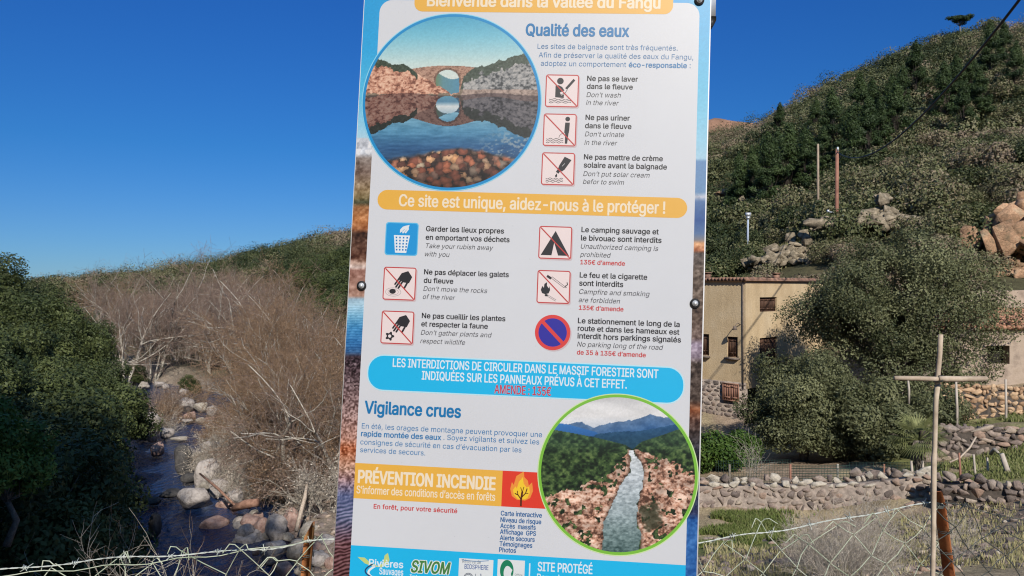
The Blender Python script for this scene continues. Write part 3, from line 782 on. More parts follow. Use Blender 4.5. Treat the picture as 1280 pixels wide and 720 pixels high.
# big olive and its neighbours
def big_blobs(seed, c, rad, n, r0, r1, low=.5): return blobs_in(np.random.default_rng(seed), n, c, rad, r0, r1, low)
bA = big_blobs(21, (0.0, 0, 5.3), (5.0, 3.2, 3.5), 46, 0.8, 1.5, .55) + [[-1.2, -1.6, 2.9, 1.3, 1.0, 1.1], [.4, -1.8, 2.4, 1.4, 1.0, 1.2], [1.8, -1.5, 2.6, 1.3, 1.0, 1.2], [0, -1.0, 3.8, 1.6, 1.1, 1.3], [-2.5, -.5, 3.4, 1.1, 1.1, 1.0], [3.3, -.3, 3.2, 1.3, 1.2, 1.1], [3.6, -.4, 6.6, 1.4, 1.2, 1.1], [4.4, -.2, 5.0, 1.3, 1.2, 1.1], [2.4, -.4, 7.6, 1.3, 1.2, 1.0], [-1.4, -.4, 7.6, 1.3, 1.2, 1.0], [.6, -.5, 8.0, 1.4, 1.3, 1.0]]
pA = tree_proto('olive_a', 21, bA, 135000, .062, ML_OLIVE, .32, 2.0, shell=.5, gap=.9)
x, y, _ = at(1118, 0, 34.0); plant_tree('olive_tree', pA, x, y, 0, 1.0, 'tallest broad dark olive tree standing right of the ochre house', z=-4.7)
bB = big_blobs(22, (0, 0, 2.0), (2.6, 2.0, 2.3), 26, .65, 1.05, .7)
pB = tree_proto('olive_b', 22, bB, 75000, .055, ML_OLIVE, .18, 0.9, shell=.5, tint=(.56, .18), gap=.7)
x, y, _ = at(1000, 0, 31.0); plant_tree('olive_tree', pB, x, y, 0, 1.05, 'lower grey green olive tree in front of the ochre house', z=-5.25)
bC = big_blobs(23, (0, 0, 1.2), (2.0, 1.4, 1.5), 18, .55, .85, .7)
pC = tree_proto('olive_c', 23, bC, 40000, .058, ML_OLIVE, .12, 0.6, shell=.5, tint=(.45, .18), gap=.7)
x, y, _ = at(1098, 0, 29.5); plant_tree('olive_bush', pC, x, y, 0, 1.2, 'dark olive bush under the tallest olive tree', z=-4.9, cat='bush')
x, y, _ = at(1150, 0, 31.0); plant_tree('olive_bush', pC, x, y, 2.0, .95, 'small olive bush behind the fan palm', z=-4.6, cat='bush')
x, y, _ = at(1050, 0, 30.5); plant_tree('olive_bush', pC, x, y, 4.0, 1.1, 'grey green olive bush between the two olive trees', z=-5.0, cat='bush')
x, y, _ = at(1195, 0, 37.5); plant_tree('olive_tree', pB, x, y, 2.6, 1.2, 'olive tree leaning against the barn wall', z=-3.9)
# bright hedge by the stone ground floor
bD = big_blobs(24, (0, 0, .7), (1.1, .8, .7), 10, .35, .6, .8)
pD = tree_proto('hedge', 24, bD, 9000, .06, ML_BRIGHT, .05, .3, tint=(.16, .16))
for u, d, s, lb_ in ((893, 29.5, 1.15, 'bright green bush at the foot of the house beside the sign'), (918, 30.5, 1.0, 'small green bush under the reddish shutters')):
    x, y, _ = at(u, 0, d); plant_tree('green_bush', pD, x, y, rv.uniform(0, 6), s, lb_, cat='bush')
# fan palm
palm = empty('fan_palm', (*at(1148, 0, 25.6)[:2], h1(*at(1148, 0, 25.6)[:2])), 0, 'small fan palm with spiky fronds behind the cane cross', 'palm')
pt_, pc_ = MB(), MB(); rg = np.random.default_rng(9)
tube(pt_, [[0, 0, -.2], [.03, 0, .5], [.0, .02, 1.15]], [.13, .15, .16], 9); 
for i in range(60):
    a = rg.uniform(0, 6.3); z = rg.uniform(.35, 1.1); b = np.array([math.cos(a) * .14, math.sin(a) * .14, z]); tube(pt_, [b, b + [math.cos(a) * .12, math.sin(a) * .12, -.25]], [.02, .006], 4)
for i in range(34):
    a = rg.uniform(0, 6.3); el = rg.uniform(-.5, 1.35); st = np.array([0, 0, 1.15]); dr = np.array([math.cos(a) * math.cos(el), math.sin(a) * math.cos(el), math.sin(el)])
    e = st + dr * rg.uniform(.35, .6); tube(pc_, [st, e], [.014, .009], 4, tint=.4)
    sd = np.cross(dr, [0, 0, 1]); sd /= np.linalg.norm(sd) + 1e-6; upv = np.cross(sd, dr)
    for j in range(17):
        an = (j / 16 - .5) * 2.9; ld = dr * math.cos(an) + sd * math.sin(an); l = .62 * (1 - .2 * abs(an) / 1.45); tip = e + ld * l + np.array([0, 0, -.10 * (1.6 - el)])
        wv = np.cross(ld, upv) * .018; pc_.add([e - wv * .3, e + ld * l * .5 - wv + upv * .015, tip, e + ld * l * .5 + wv + upv * .015], [[0, 1, 2, 3]], 0, np.clip(.55 + .25 * el + rg.normal() * .12, 0, 1))
link('fronds', pc_.mesh('fronds', m_leaf('palm_frond', (0.06, 0.08, 0.025), (0.24, 0.25, 0.10))), parent=palm); link('trunk', pt_.mesh('palm_trunk', M_BARK), parent=palm)

# ---- bare riverside trees
def bare_meshes(name, seed, H, stems, lean=.35, lev=3, nb=2, twig=.009, r0=.075, buds=1500, mats=None, spread=.8, bsz=.035):
    rng = np.random.default_rng(seed); A = []
    def grow(p, d, L, r, l):
        n = 4 if l < 2 else 3
        for i in range(n):
            d = d + rng.normal(size=3) * .16 + np.array([0, 0, .06 if l < 2 else .02]); d /= np.linalg.norm(d)
            q = p + d * L / n; r1 = max(r * (1 - .55 / n), twig * .7); A.append((p, q, r, r1, l)); p = q; r = r1
            if l < lev and (i >= 1 or l > 0):
                for _ in range(nb if l > 0 else nb + (rng.random() < .6)):
                    cd = d + rng.normal(size=3) * spread; cd /= np.linalg.norm(cd)
                    grow(q, cd, L * rng.uniform(.38, .62), max(r1 * rng.uniform(.4, .62), twig), l + 1)
    for s in range(stems):
        a = rng.uniform(0, 6.3); d = np.array([math.cos(a) * lean * rng.uniform(.3, 1), math.sin(a) * lean * rng.uniform(.3, 1), 1.0]); d /= np.linalg.norm(d)
        grow(np.array([math.cos(a) * .2, math.sin(a) * .2, -.25]), d, H * rng.uniform(.6, .85), r0 * rng.uniform(.7, 1.2), 0)
    P0 = np.array([a[0] for a in A]); P1 = np.array([a[1] for a in A]); ra = np.array([a[2] for a in A]); rb = np.array([a[3] for a in A]); lv = np.array([a[4] for a in A])
    bt, tr = MB(), MB()
    th = lv <= 1
    segs(tr, P0[th], P1[th], ra[th], rb[th], 5)
    tt_ = np.clip(.45 + rng.normal(size=(~th).sum()) * .2, 0, 1)
    segs(bt, P0[~th], P1[~th], ra[~th], rb[~th], 3, tint=tt_)
    if buds:
        k = rng.choice(np.where(lv >= 2)[0], buds); f = rng.random(buds)[:, None]; C = P0[k] * (1 - f) + P1[k] * f + rng.normal(size=(buds, 3)) * .04
        leafquads(bt, C, rng.normal(size=(buds, 3)), bsz, rng, 0, np.clip(.6 + rng.normal(size=buds) * .25, 0, 1), .5)
    return bt.mesh(name + '_branches', mats[0]), tr.mesh(name + '_stems', mats[1]), len(A)
ML_TWIG = m_leaf('brown_twig', (0.10, 0.069, 0.053), (0.28, 0.20, 0.155), trans=0.0, rough=.8)
ML_TWIGRED = m_leaf('rust_twig', (0.115, 0.07, 0.042), (0.32, 0.21, 0.128), trans=0.1, rough=.8)
ML_TWIGGREY = m_leaf('grey_twig', (0.20, 0.17, 0.14), (0.50, 0.44, 0.36), trans=0.0, rough=.8)
M_WHITEBARK = m_noise('white_alder_bark', (0.22, 0.195, 0.16), (0.46, 0.42, 0.35), 5.0, bmp=0.4)
BP = [bare_meshes('alder%d' % i, 200 + i, 7.0, 3 + i % 3, .4, 3, 2, buds=(4600, 1500, 3600, 5200, 1200, 1800)[i], r0=(.085, .12, .08, .095, .13, .1)[i], mats=((ML_TWIGRED, ML_TWIG, ML_TWIGRED, ML_TWIGRED, ML_TWIG, ML_TWIG)[i], M_WHITEBARK if i == 4 else M_PALEBARK)) for i in range(6)]
print('bare segs', [b[2] for b in BP])
def plant_bare(m, x, y, rz, sc, label, group, z=None, name='bare_tree', cat='tree'):
    o = empty(name, (x, y, h1(x, y) if z is None else z), rz, label, cat, group); o.scale = (sc, sc, sc)
    link('branches', m[0], parent=o); link('trunk', m[1], parent=o); return o
rb = np.random.default_rng(303)
cnt = 0
def left_u(v_, d): return 0
# rows of bare trees on the right bank, near to far
spots = []
for d0, d1, u0, u1, n, s0, s1 in ((27, 33, 330, 440, 7, .55, .75), (33, 42, 300, 450, 10, .6, .9), (42, 54, 285, 455, 12, .7, 1.0), (54, 70, 262, 460, 14, .8, 1.1), (70, 95, 130, 470, 24, .7, 1.0), (95, 130, 100, 470, 18, .7, 1.0), (130, 190, 110, 440, 12, .7, 1.0)):
    for _ in range(n):
        for t_ in range(20):
            u = rb.uniform(u0, u1); d = rb.uniform(d0, d1); x = (u - 640) / F * d
            if river_dist(np.array([x]), np.array([d]))[0] > 3.4: break
        spots.append((u, d, x, rb.uniform(s0, s1)))
LIM = ((60, 140, 210, 300, 330, 350, 400, 440, 480), (352, 344, 352, 336, 350, 378, 400, 412, 412))
for u, d, x, s in spots:
    room = ((360 - np.interp(u, *LIM)) / F * d + EYE - h1(x, d)) / 6.6
    if room < .3: continue
    s = min(s, room * rb.uniform(.85, 1.0))
    plant_bare(BP[rb.choice((0, 2, 3, 4) if d < 48 else (1, 3, 4, 5, 5, 1, 5))], x, d, rb.uniform(0, 6.3), s, 'bare brown riverside tree in the thicket between the river and the hill', 'bare trees along the river')
# left edge skyline trees beyond the river
for u, d, s in ((128, 66, 1.05), (150, 62, 1.12), (190, 66, 1.2), (240, 80, 1.3), (300, 90, 1.35), (335, 92, 1.35)):
    x = (u - 640) / F * d
    plant_bare(BP[rb.integers(6)], x, d, rb.uniform(0, 6.3), s, 'tall bare tree standing above the thicket against the sky', 'bare trees on the skyline')

# low scrub and grey brush at the water's edge
SP = [bare_meshes('brush%d' % i, 400 + i, 1.9, 12, 1.1, 2, 3, twig=.0055, r0=.02, buds=1800, mats=((ML_TWIGGREY, ML_TWIGRED, ML_TWIG)[i % 3], M_PALEBARK), spread=.8) for i in range(3)]
for u, d, s, k in ((215, 46, 1.0, 1), (205, 50, 1.2, 2), (228, 52, 1.1, 1), (190, 43, .9, 0), (275, 33, 1.0, 0), (292, 34.5, 1.1, 0), (300, 31, .9, 0), (262, 35, .8, 0), (320, 30, 1.0, 0), (310, 36, 1.2, 0), (345, 29, 1.0, 1), (285, 37, 1.0, 0), (335, 33, 1.2, 2), (370, 28.5, 1.1, 1), (395, 27.5, 1.2, 2), (410, 29, 1.2, 1), (360, 31, 1.3, 1), (415, 26, 1.0, 0), (270, 41, 1.0, 1), (300, 44, 1.2, 2)):
    x = (u - 640) / F * d
    plant_bare(SP[k], x, d, rb.uniform(0, 6.3), s, 'leafless brush growing out of the boulders beside the river', 'brush along the river bank', name='bare_shrub', cat='shrub')
# dry grey weeds below the fence at right
DP = [bare_meshes('weed%d' % i, 500 + i, 1.3, 13, .5, 2, 2, twig=.003, r0=.009, buds=250, bsz=.01, mats=(ML_TWIGGREY, M_PALEBARK), spread=.55) for i in range(3)]
for i in range(8):
    u = rb.normal(1062, 42) if i < 6 else rb.uniform(1020, 1270); d = rb.uniform(11, 16.0) if i < 7 else rb.uniform(13, 15)
    x = (u - 640) / F * d; zt = h1(x, d)
    plant_bare(DP[i % 3], x, d, rb.uniform(0, 6.3), rb.uniform(.7, 1.1) * (1.0 if abs(u - 1060) < 40 else .7), 'dry grey weed stalks below the wire fence at right', 'dry weeds below the fence', name='dry_weed', cat='weed')
# saplings in front of the river, left
TP = [bare_meshes('sap%d' % i, 600 + i, 1.5, 3, .45, 2, 1, twig=.0035, r0=.010, buds=40, bsz=.008, mats=(ML_TWIGGREY if i else ML_TWIGRED, M_PALEBARK), spread=.6) for i in range(3)]
for i, (u, v, d, s, lb_) in enumerate(((110, 712, 6.4, .5, 'thin pale bare sapling above the fence wire, nearest the left edge of the frame'), (150, 730, 6.0, .6, 'bare forked sapling rising over the fence between the two others'), (192, 725, 6.2, .6, 'bushy reddish sapling above the wire in front of the dark river'), (272, 725, 6.6, .5, 'low bare twigs beside the fence in front of the river boulders'))):
    p_ = at(u, v, d); plant_bare(TP[i % 3], p_[0], p_[1], rb.uniform(0, 6), s, lb_, None, z=p_[2] - .35, name='bare_sapling', cat='sapling')
for u, v, d, s, lb_ in ((925, 612, 26.5, .9, 'small bare garden tree behind the rubble wall beside the sign'), (935, 612, 27, .8, 'thin bare sapling beside the small garden tree')):
    p_ = at(u, v, d); plant_bare(TP[1], p_[0], p_[1], 1.0, s * 1.5, lb_, None, name='bare_sapling', cat='sapling')

# ---- dense evergreens on the left bank
HP = []
for i in range(4):
    b = blobs_in(np.random.default_rng(700 + i), 15, (0, 0, 2.7), (2.1, 2.1, 2.2), .65, 1.1, .6)
    HP.append(tree_proto('holm%d' % i, 700 + i, b, 26000, .072, ML_HOLM, .16, 1.1, shell=.5, tint=(.45, .2), gap=.7, up=.25))
left = []
for d, us in ((17, (-40, 15, 60)), (20.5, (-60, 0, 40, 85)), (24, (-40, 20, 60, 95)), (28, (-30, 30, 75, 112)), (32, (-60, 0, 40, 80, 120)), (37, (-40, 20, 70, 105, 136)), (43, (-20, 25, 60, 95, 125)), (50, (0, 45, 80, 110)), (58, (10, 50, 95)), (68, (0, 40))):
    for u in us: left.append((u + rb.uniform(-8, 8), d + rb.uniform(-1.3, 1.3)))
for u, d in left:
    x = (u - 640) / F * d
    plant_tree('evergreen_tree', HP[rb.integers(4)], x, d, rb.uniform(0, 6.3), rb.uniform(.85, 1.15), 'dense dark evergreen tree on the steep left river bank', 'evergreen trees on the left bank')
for u, d, s in ((352, 96, 1.2), (368, 90, 1.3), (384, 84, 1.3), (400, 78, 1.3), (416, 72, 1.25), (432, 68, 1.25), (446, 64, 1.2), (376, 112, 1.5), (398, 104, 1.5), (420, 96, 1.5), (440, 88, 1.4), (352, 125, 1.4), (392, 125, 1.6), (418, 120, 1.6), (442, 112, 1.6), (372, 140, 1.6), (340, 140, 1.4), (460, 80, 1.4), (470, 100, 1.5)):
    x = (u - 640) / F * d
    plant_tree('evergreen_tree', HP[rb.integers(4)], x, d, rb.uniform(0, 6.3), s, 'dark evergreen tree on the wooded slope left of the sign', 'evergreen trees on the slope beside the sign')
for u, d, s in ((168, 64, .5), (240, 60, .45), (262, 70, .5), (300, 66, .5), (215, 74, .6), (320, 58, .5), (285, 84, .7)):
    x = (u - 640) / F * d
    plant_tree('evergreen_bush', HP[rb.integers(4)], x, d, rb.uniform(0, 6.3), s, 'small green bush among the bare riverside trees', 'green bushes in the thicket', cat='bush')
bN = blobs_in(np.random.default_rng(777), 12, (0, 0, 1.6), (1.1, .9, 1.3), .4, .65, .7)
pN = tree_proto('near_green', 777, bN, 9000, .062, ML_BRIGHT, .07, .6, tint=(.3, .2), gap=.6)
for u, v, d, s, lb_ in ((8, 640, 14.5, .85, 'bright leafy young tree at the left edge in front of the dark bank'), (-45, 650, 13.5, .9, 'second bright leafy bush cut by the left edge of the frame')):
    p_ = at(u, v, d); plant_tree('leafy_bush', pN, p_[0], p_[1], rb.uniform(0, 6), s, lb_, z=p_[2] - .3, cat='bush')

# tall trees added unseen behind the camera, with their slope, to shade the gully
for i, (x_, y_, s_) in enumerate(((-4.6, -9.5, 2.6), (-8, -11, 2.7), (-12, -10.5, 2.6), (-16, -13, 2.7), (-21, -13, 2.6), (-7, -15, 3.2), (-12, -16, 3.0), (-18, -18, 3.0), (-26, -16, 2.6), (-4.8, -14, 3.3))):
    plant_tree('evergreen_tree', HP[i % 4], x_, y_, i * 1.3, s_, 'unseen tall evergreen tree added behind the viewer to shade the gully', 'unseen trees added to shade the gully')
# ---- hillside: maquis shrubs and pines
def shrub_mesh(i, n, size, base):
    rng = np.random.default_rng(800 + i); c = MB()
    b = [[0, 0, .55, .95, .95, .8]] + [[rng.normal() * .55, rng.normal() * .55, .5 + rng.random() * .5, *(rng.uniform(.4, .65),) * 2, rng.uniform(.35, .6)] for _ in range(6)]
    crown(c, rng, b, n, size, .4, 0, (base, .07), .55)
    return c.mesh('maquis%d' % i, ML_MAQ), b
SM = [shrub_mesh(i, 3600, .062, (.12, .3, .4, .5, .62, .8, .95, .25)[i])[0] for i in range(8)]
rs = np.random.default_rng(909)
NC = 16000
u = rs.uniform(40, 1345, NC * 2); d = np.sqrt(rs.uniform(44 ** 2, 270 ** 2, NC * 2))
keep = (u > 860) | (u < 450) | (rs.random(NC * 2) < .25); u = u[keep]; d = d[keep]
x = (u - 640) / F * d; y = d; z = hgt(x, y)
sc = rs.uniform(1.0, 2.5, len(x)) * np.clip(.85 + d / 300, .8, 1.6)
# visibility against the terrain
el = (z + 1.5 * sc - EYE) / d; mx_ = np.full(len(x), -9.0)
for t in np.linspace(.12, .97, 26):
    mx_ = np.maximum(mx_, (hgt(x * t, y * t) - EYE) / (d * t))
ok = (el > mx_ - .004) & (z > -4.2) & ~((u < 450) & (d < 118)) & ~((u < 300) & (d < 150))
ok &= ~((np.abs(u - 1000) < 32) & (np.abs(d - 63) < 4) & (rs.random(len(x)) < .9) & True) & ~((np.abs(u - 1105) < 40) & (d > 50) & (d < 62)) & ~((np.abs(u - 995) < 34) & (d > 50) & (d < 62)) & ~((u > 1240) & (d < 56)) & ~((np.abs(u - 1190) < 40) & (d > 54) & (d < 62)) & ~((z > 52) & (d > 250))
ok &= ~((u > 1170) & (d < 47)) & ~((u > 925) & (u < 1010) & (d < 47))
u, d, x, y, z, sc = [q[ok] for q in (u, d, x, y, z, sc)]
print('hill shrubs', len(x))
# keep the bushes from swallowing one another
_o = rs.permutation(len(x)); _cell = {}; _kp = []
for i in _o:
    kx, ky = int(x[i] // 5), int(y[i] // 5); r_ = sc[i] * .72; hit = False
    for a in (-1, 0, 1):
        for b in (-1, 0, 1):
            for j in _cell.get((kx + a, ky + b), ()):
                if (x[i] - x[j]) ** 2 + (y[i] - y[j]) ** 2 < (r_ + sc[j] * .72) ** 2 * .62: hit = True
    if not hit: _cell.setdefault((kx, ky), []).append(i); _kp.append(i)
_kp = np.array(sorted(_kp)); u, d, x, y, z, sc = [q[_kp] for q in (u, d, x, y, z, sc)]
print('kept', len(x))
sz = sc / d * np.where((u > 445) & (u < 865), .2, 1); order = np.argsort(-sz)
zone = fbm(x / 22, y / 22, 61, 3)
sel = order[:290]; rest = order[290:]
kinds = np.clip(((zone - .5) * 2.2 + .5) * 7 + rs.normal(size=len(x)) * 2.2, 0, 7.9)
km = [0, 7, 1, 2, 3, 4, 5, 6]
for i in sel:
    k = km[int(kinds[i])]
    o = link('maquis_shrub', SM[k], (x[i], y[i], z[i] - .15 * sc[i]), rs.uniform(0, 6.3), (sc[i], sc[i], sc[i] * rs.uniform(.75, 1.15)))
    tag(o, 'rounded olive green maquis shrub on the hillside', 'shrub', 'maquis shrubs on the hillside')
mb = MB()
for k in range(8):
    rng = np.random.default_rng(950 + k)
    ids = [i for i in rest if km[int(kinds[i])] == k]
    if not ids: continue
    base = (.12, .3, .4, .5, .62, .8, .95, .25)[k]
    n = 380; ids = np.array(ids); m = len(ids)
    D = rng.normal(size=(m, n, 3)); D /= np.linalg.norm(D, axis=2, keepdims=True); D[..., 2] = np.abs(D[..., 2]) * np.where(rng.random((m, n)) < .8, 1, -1)
    lump = 1 + .28 * np.sin(D[..., 0] * 4.1 + rng.uniform(0, 6, (m, 1))) * np.sin(D[..., 1] * 3.7 + rng.uniform(0, 6, (m, 1))) + .15 * np.sin(D[..., 2] * 7 + rng.uniform(0, 6, (m, 1)))
    Rr = lump * (1 - .35 * rng.random((m, n)) ** 1.5)
    s3 = sc[ids][:, None, None] * np.array([1.15, 1.15, 1.0])
    P = D * Rr[..., None] * s3 + np.stack([x[ids], y[ids], z[ids] + .45 * sc[ids]], -1)[:, None]
    tb = np.clip(base + rng.normal(size=(m, 1)) * .16 + rng.normal(size=(m, n)) * .1, 0, 1)
    leafquads(mb, P.reshape(-1, 3), (D + rng.normal(size=D.shape) * .3).reshape(-1, 3), .20, rng, 0, tb.ravel(), .6)
o = mb.build('maquis', ML_MAQ); tag(o, kind='stuff')

M_DARKBARK = m_noise('dark_bark', (0.03, 0.025, 0.02), (0.07, 0.055, 0.045), 8.)
def pine_proto(i, H, wide):
    rng = np.random.default_rng(1000 + i); b = []
    for j in range(36):
        t = rng.uniform(.08, 1); r = wide * (1.05 - t) ** .7 * rng.uniform(.35, 1); a = rng.uniform(0, 6.3); q = rng.uniform(.5, .95) * (1.15 - .6 * t)
        b.append([math.cos(a) * r, math.sin(a) * r, H * t, q, q, q * .75])
    b += [[0, 0, H, .4, .4, .9], [.15, .1, H * .92, .7, .7, .9], [-.2, -.1, H * .84, .95, .95, 1.0], [.1, -.2, H * .74, 1.2, 1.2, 1.0]]
    return tree_proto('pine%d' % i, 1000 + i, b, 14000, .16, ML_PINE, .09, H * .2, M_DARKBARK, tint=(.45, .2), aspect=.3, shell=.6, up=.3)
PP = [pine_proto(i, 8.5, 2.4) for i in range(3)]
pl = [(955, 205, 105), (972, 190, 112), (990, 178, 122), (940, 220, 98), (1005, 200, 105), (1020, 165, 128), (1040, 180, 118), (1058, 195, 108), (1030, 215, 100), (1075, 180, 120), (1090, 160, 122), (1115, 165, 118), (1128, 150, 126), (1100, 195, 104), (1065, 225, 96), (960, 245, 92), (985, 240, 94), (925, 250, 96), (1010, 240, 92), (1085, 215, 98), (1120, 190, 105), (975, 150, 135), (1145, 140, 130),
      (1215, 105, 118), (1238, 85, 128), (1255, 70, 135), (1225, 130, 108), (1270, 95, 118), (1195, 120, 118), (1205, 150, 104), (1180, 145, 112)]
for u_, v_, d_ in pl:
    x_ = (u_ - 640) / F * d_
    plant_tree('pine_tree', PP[rs.integers(3)], x_, d_, rs.uniform(0, 6.3), rs.uniform(.8, 1.2), 'dark green pine tree in the stand on the hillside', 'pines on the hillside')
bU = [[rs.normal() * 1.6, rs.normal() * 1.2, 6.2 + rs.random() * 1.4, 1.1, 1.0, .5] for _ in range(22)]
pU = tree_proto('umbrella_pine', 1100, bU, 5000, .25, ML_PINE, .16, 4.8, tint=(.4, .15), aspect=.35, shell=.7)
x_ = (1201 - 640) / F * 185; plant_tree('umbrella_pine', pU, x_, 185, 0, .85, 'lone flat topped pine standing on the ridge against the sky', cat='tree')

# ------------------------------------------------------------------ river boulders
M_BOULD = []
for i, (a, b, c) in enumerate((((0.16, 0.14, 0.125), (0.36, 0.32, 0.29), (0.44, 0.39, 0.35)), ((0.20, 0.12, 0.10), (0.40, 0.26, 0.21), (0.46, 0.34, 0.29)), ((0.035, 0.033, 0.032), (0.075, 0.07, 0.066), (0.12, 0.11, 0.1)), ((0.17, 0.15, 0.12), (0.34, 0.30, 0.25), (0.42, 0.38, 0.32)))):
    M_BOULD.append(m_noise('boulder_%d' % i, a, b, 2.6, 0.85, 1.0, .08, c2=c))
RM = {}
for k in range(4):
    for j in range(3):
        m = MB(); m.smooth = True; m.add(rockify(ICO3[0], np.random.default_rng(40 + k * 7 + j), .4, 10), ICO3[1]); RM[k, j] = m.mesh('boulder', M_BOULD[k])
rr = np.random.default_rng(55)
def boulder(u, v, w, h, k, label='rounded grey boulder at the edge of the river', group='boulders along the river', d=None, sink=.25):
    if d is None: d = F * (EYE - RIVER_Z - .15) / (v + h * .5 - 360)
    px = d / F; c = at(u, v, d); hz = h * px / 2
    o = link('boulder', RM[k, rr.integers(3)], (c[0], c[1] + w * px * .4, c[2] - hz * sink), rr.uniform(0, 6.3), (w * px / 2 * 1.08, w * px / 2 * rr.uniform(.85, 1.1), hz * (1 + sink)))
    return tag(o, label, 'boulder', group)
boulder(225, 573, 28, 34, 2, 'tall black boulder standing in the middle of the river', None)
for b in ((254, 590, 34, 40, 0), (262, 565, 34, 30, 0), (236, 622, 38, 26, 0), (232, 598, 24, 14, 2), (192, 562, 24, 16, 1), (205, 541, 20, 13, 0), (178, 545, 14, 10, 0), (220, 549, 20, 6, 3), (187, 548, 12, 9, 1), (178, 527, 30, 30, 0),
          (228, 505, 20, 16, 0), (248, 508, 18, 12, 3), (264, 512, 16, 12, 0), (235, 520, 18, 9, 1), (248, 525, 10, 8, 3), (261, 526, 16, 11, 1), (275, 524, 14, 8, 0), (276, 514, 12, 9, 0), (232, 526, 14, 5, 0), (213, 495, 12, 7, 0), (196, 480, 14, 7, 0), (176, 482, 14, 7, 3), (205, 482, 10, 6, 0), (228, 490, 12, 9, 0), (238, 483, 10, 8, 1),
          (342, 657, 28, 32, 0), (325, 658, 22, 20, 1), (308, 652, 22, 16, 1), (362, 650, 26, 26, 1), (350, 664, 16, 14, 2), (305, 664, 24, 16, 0), (338, 690, 34, 26, 0), (320, 646, 14, 10, 1), (385, 665, 26, 20, 3), (402, 650, 24, 18, 0), (415, 645, 26, 20, 3), (405, 680, 24, 18, 0), (370, 690, 34, 24, 3), (420, 622, 28, 22, 3), (425, 600, 26, 22, 0), (395, 700, 28, 20, 0), (350, 712, 26, 16, 1), (360, 672, 14, 9, 3), (318, 690, 14, 10, 1), (415, 705, 22, 18, 1), (378, 712, 20, 14, 3),
          (182, 628, 30, 8, 2), (212, 618, 26, 10, 2), (170, 600, 20, 7, 2), (190, 655, 18, 28, 2), (150, 560, 18, 14, 2), (246, 573, 22, 12, 3), (270, 608, 26, 20, 0), (290, 622, 26, 20, 0), (252, 608, 16, 10, 3), (268, 580, 22, 14, 0), (285, 600, 20, 14, 3)):
    lb_, g_ = (('dark wet rock in the shaded water of the river', 'dark rocks in the river') if b[4] == 2 else ('pinkish rounded boulder at the edge of the river', 'pink boulders along the river') if b[4] == 1 else ('rounded grey boulder at the edge of the river', 'grey boulders along the river') if b[4] == 0 else ('pale lichen spotted boulder at the edge of the river', 'pale boulders along the river'))
    boulder(*b, lb_, g_)
nb = 0
while nb < 46:
    d_ = rr.uniform(22.5, 46); x_ = np.interp(d_, river_pts[:, 1], river_pts[:, 0]) + rr.uniform(2.6, 6.0)
    if d_ > 26 and rr.random() < .35: x_ = np.interp(d_, river_pts[:, 1], river_pts[:, 0]) + rr.uniform(1.8, 3.2)
    s_ = rr.uniform(.18, .5); k_ = int(rr.choice((0, 0, 1, 3)))
    o = link('boulder', RM[k_, rr.integers(3)], (x_, d_, max(h1(x_, d_), RIVER_Z - .05) + s_ * .2), rr.uniform(0, 6.3), (s_ * rr.uniform(.9, 1.3), s_, s_ * rr.uniform(.55, .85)))
    lb_, g_ = (('pinkish rounded boulder at the edge of the river', 'pink boulders along the river') if k_ == 1 else ('rounded grey boulder at the edge of the river', 'grey boulders along the river') if k_ == 0 else ('pale lichen spotted boulder at the edge of the river', 'pale boulders along the river'))
    tag(o, lb_, 'boulder', g_); nb += 1
for i in range(34):
    u_ = rb.uniform(500, 850); d_ = rb.uniform(29, 54); x_ = (u_ - 640) / F * d_
    if i % 3: plant_bare(SP[i % 3], x_, d_, rb.uniform(0, 6.3), rb.uniform(1.0, 1.7), 'leafless scrub on the open ground behind the sign', 'scrub behind the sign', name='bare_shrub', cat='shrub')
    else: tag(link('maquis_shrub', SM[int(rb.integers(8))], (x_, d_, h1(x_, d_) - .1), rb.uniform(0, 6.3), rb.uniform(.8, 1.5)), 'rounded evergreen shrub on the open ground behind the sign', 'shrub', 'evergreen shrubs behind the sign')
mb = MB(); P = [at(384, 603, 25.5), at(381, 622, 25.0), at(376, 640, 24.6), at(370, 664, 24.2)]; tube(mb, P, [.05, .065, .07, .06], 6); tag(mb.build_at_base('driftwood_pole', M_WOOD), 'long pale stripped branch leaning on the river boulders', 'branch')
M_LOG = m_noise('rotten_log', (0.12, 0.06, 0.04), (0.33, 0.19, 0.13), 5.0)
for a, b, r, lb_ in (((292, 636, 26.5), (322, 628, 26.0), .16, 'thick reddish rotten log lying on the boulders'), ((288, 632, 27.2), (312, 634, 26.2), .09, 'thin reddish log beside the thick rotten log'), ((250, 592, 29), (295, 633, 26.5), .05, 'dead branch slanting down to the water past the rotten logs')):
    p0, p1 = at(*a), at(*b); mb = MB(); tube(mb, [p0, p0 * .5 + p1 * .5 + [0, 0, .05], p1], [r * .7, r, r * .8], 7); tag(mb.build_at_base('driftwood_log', M_LOG), lb_, 'log')

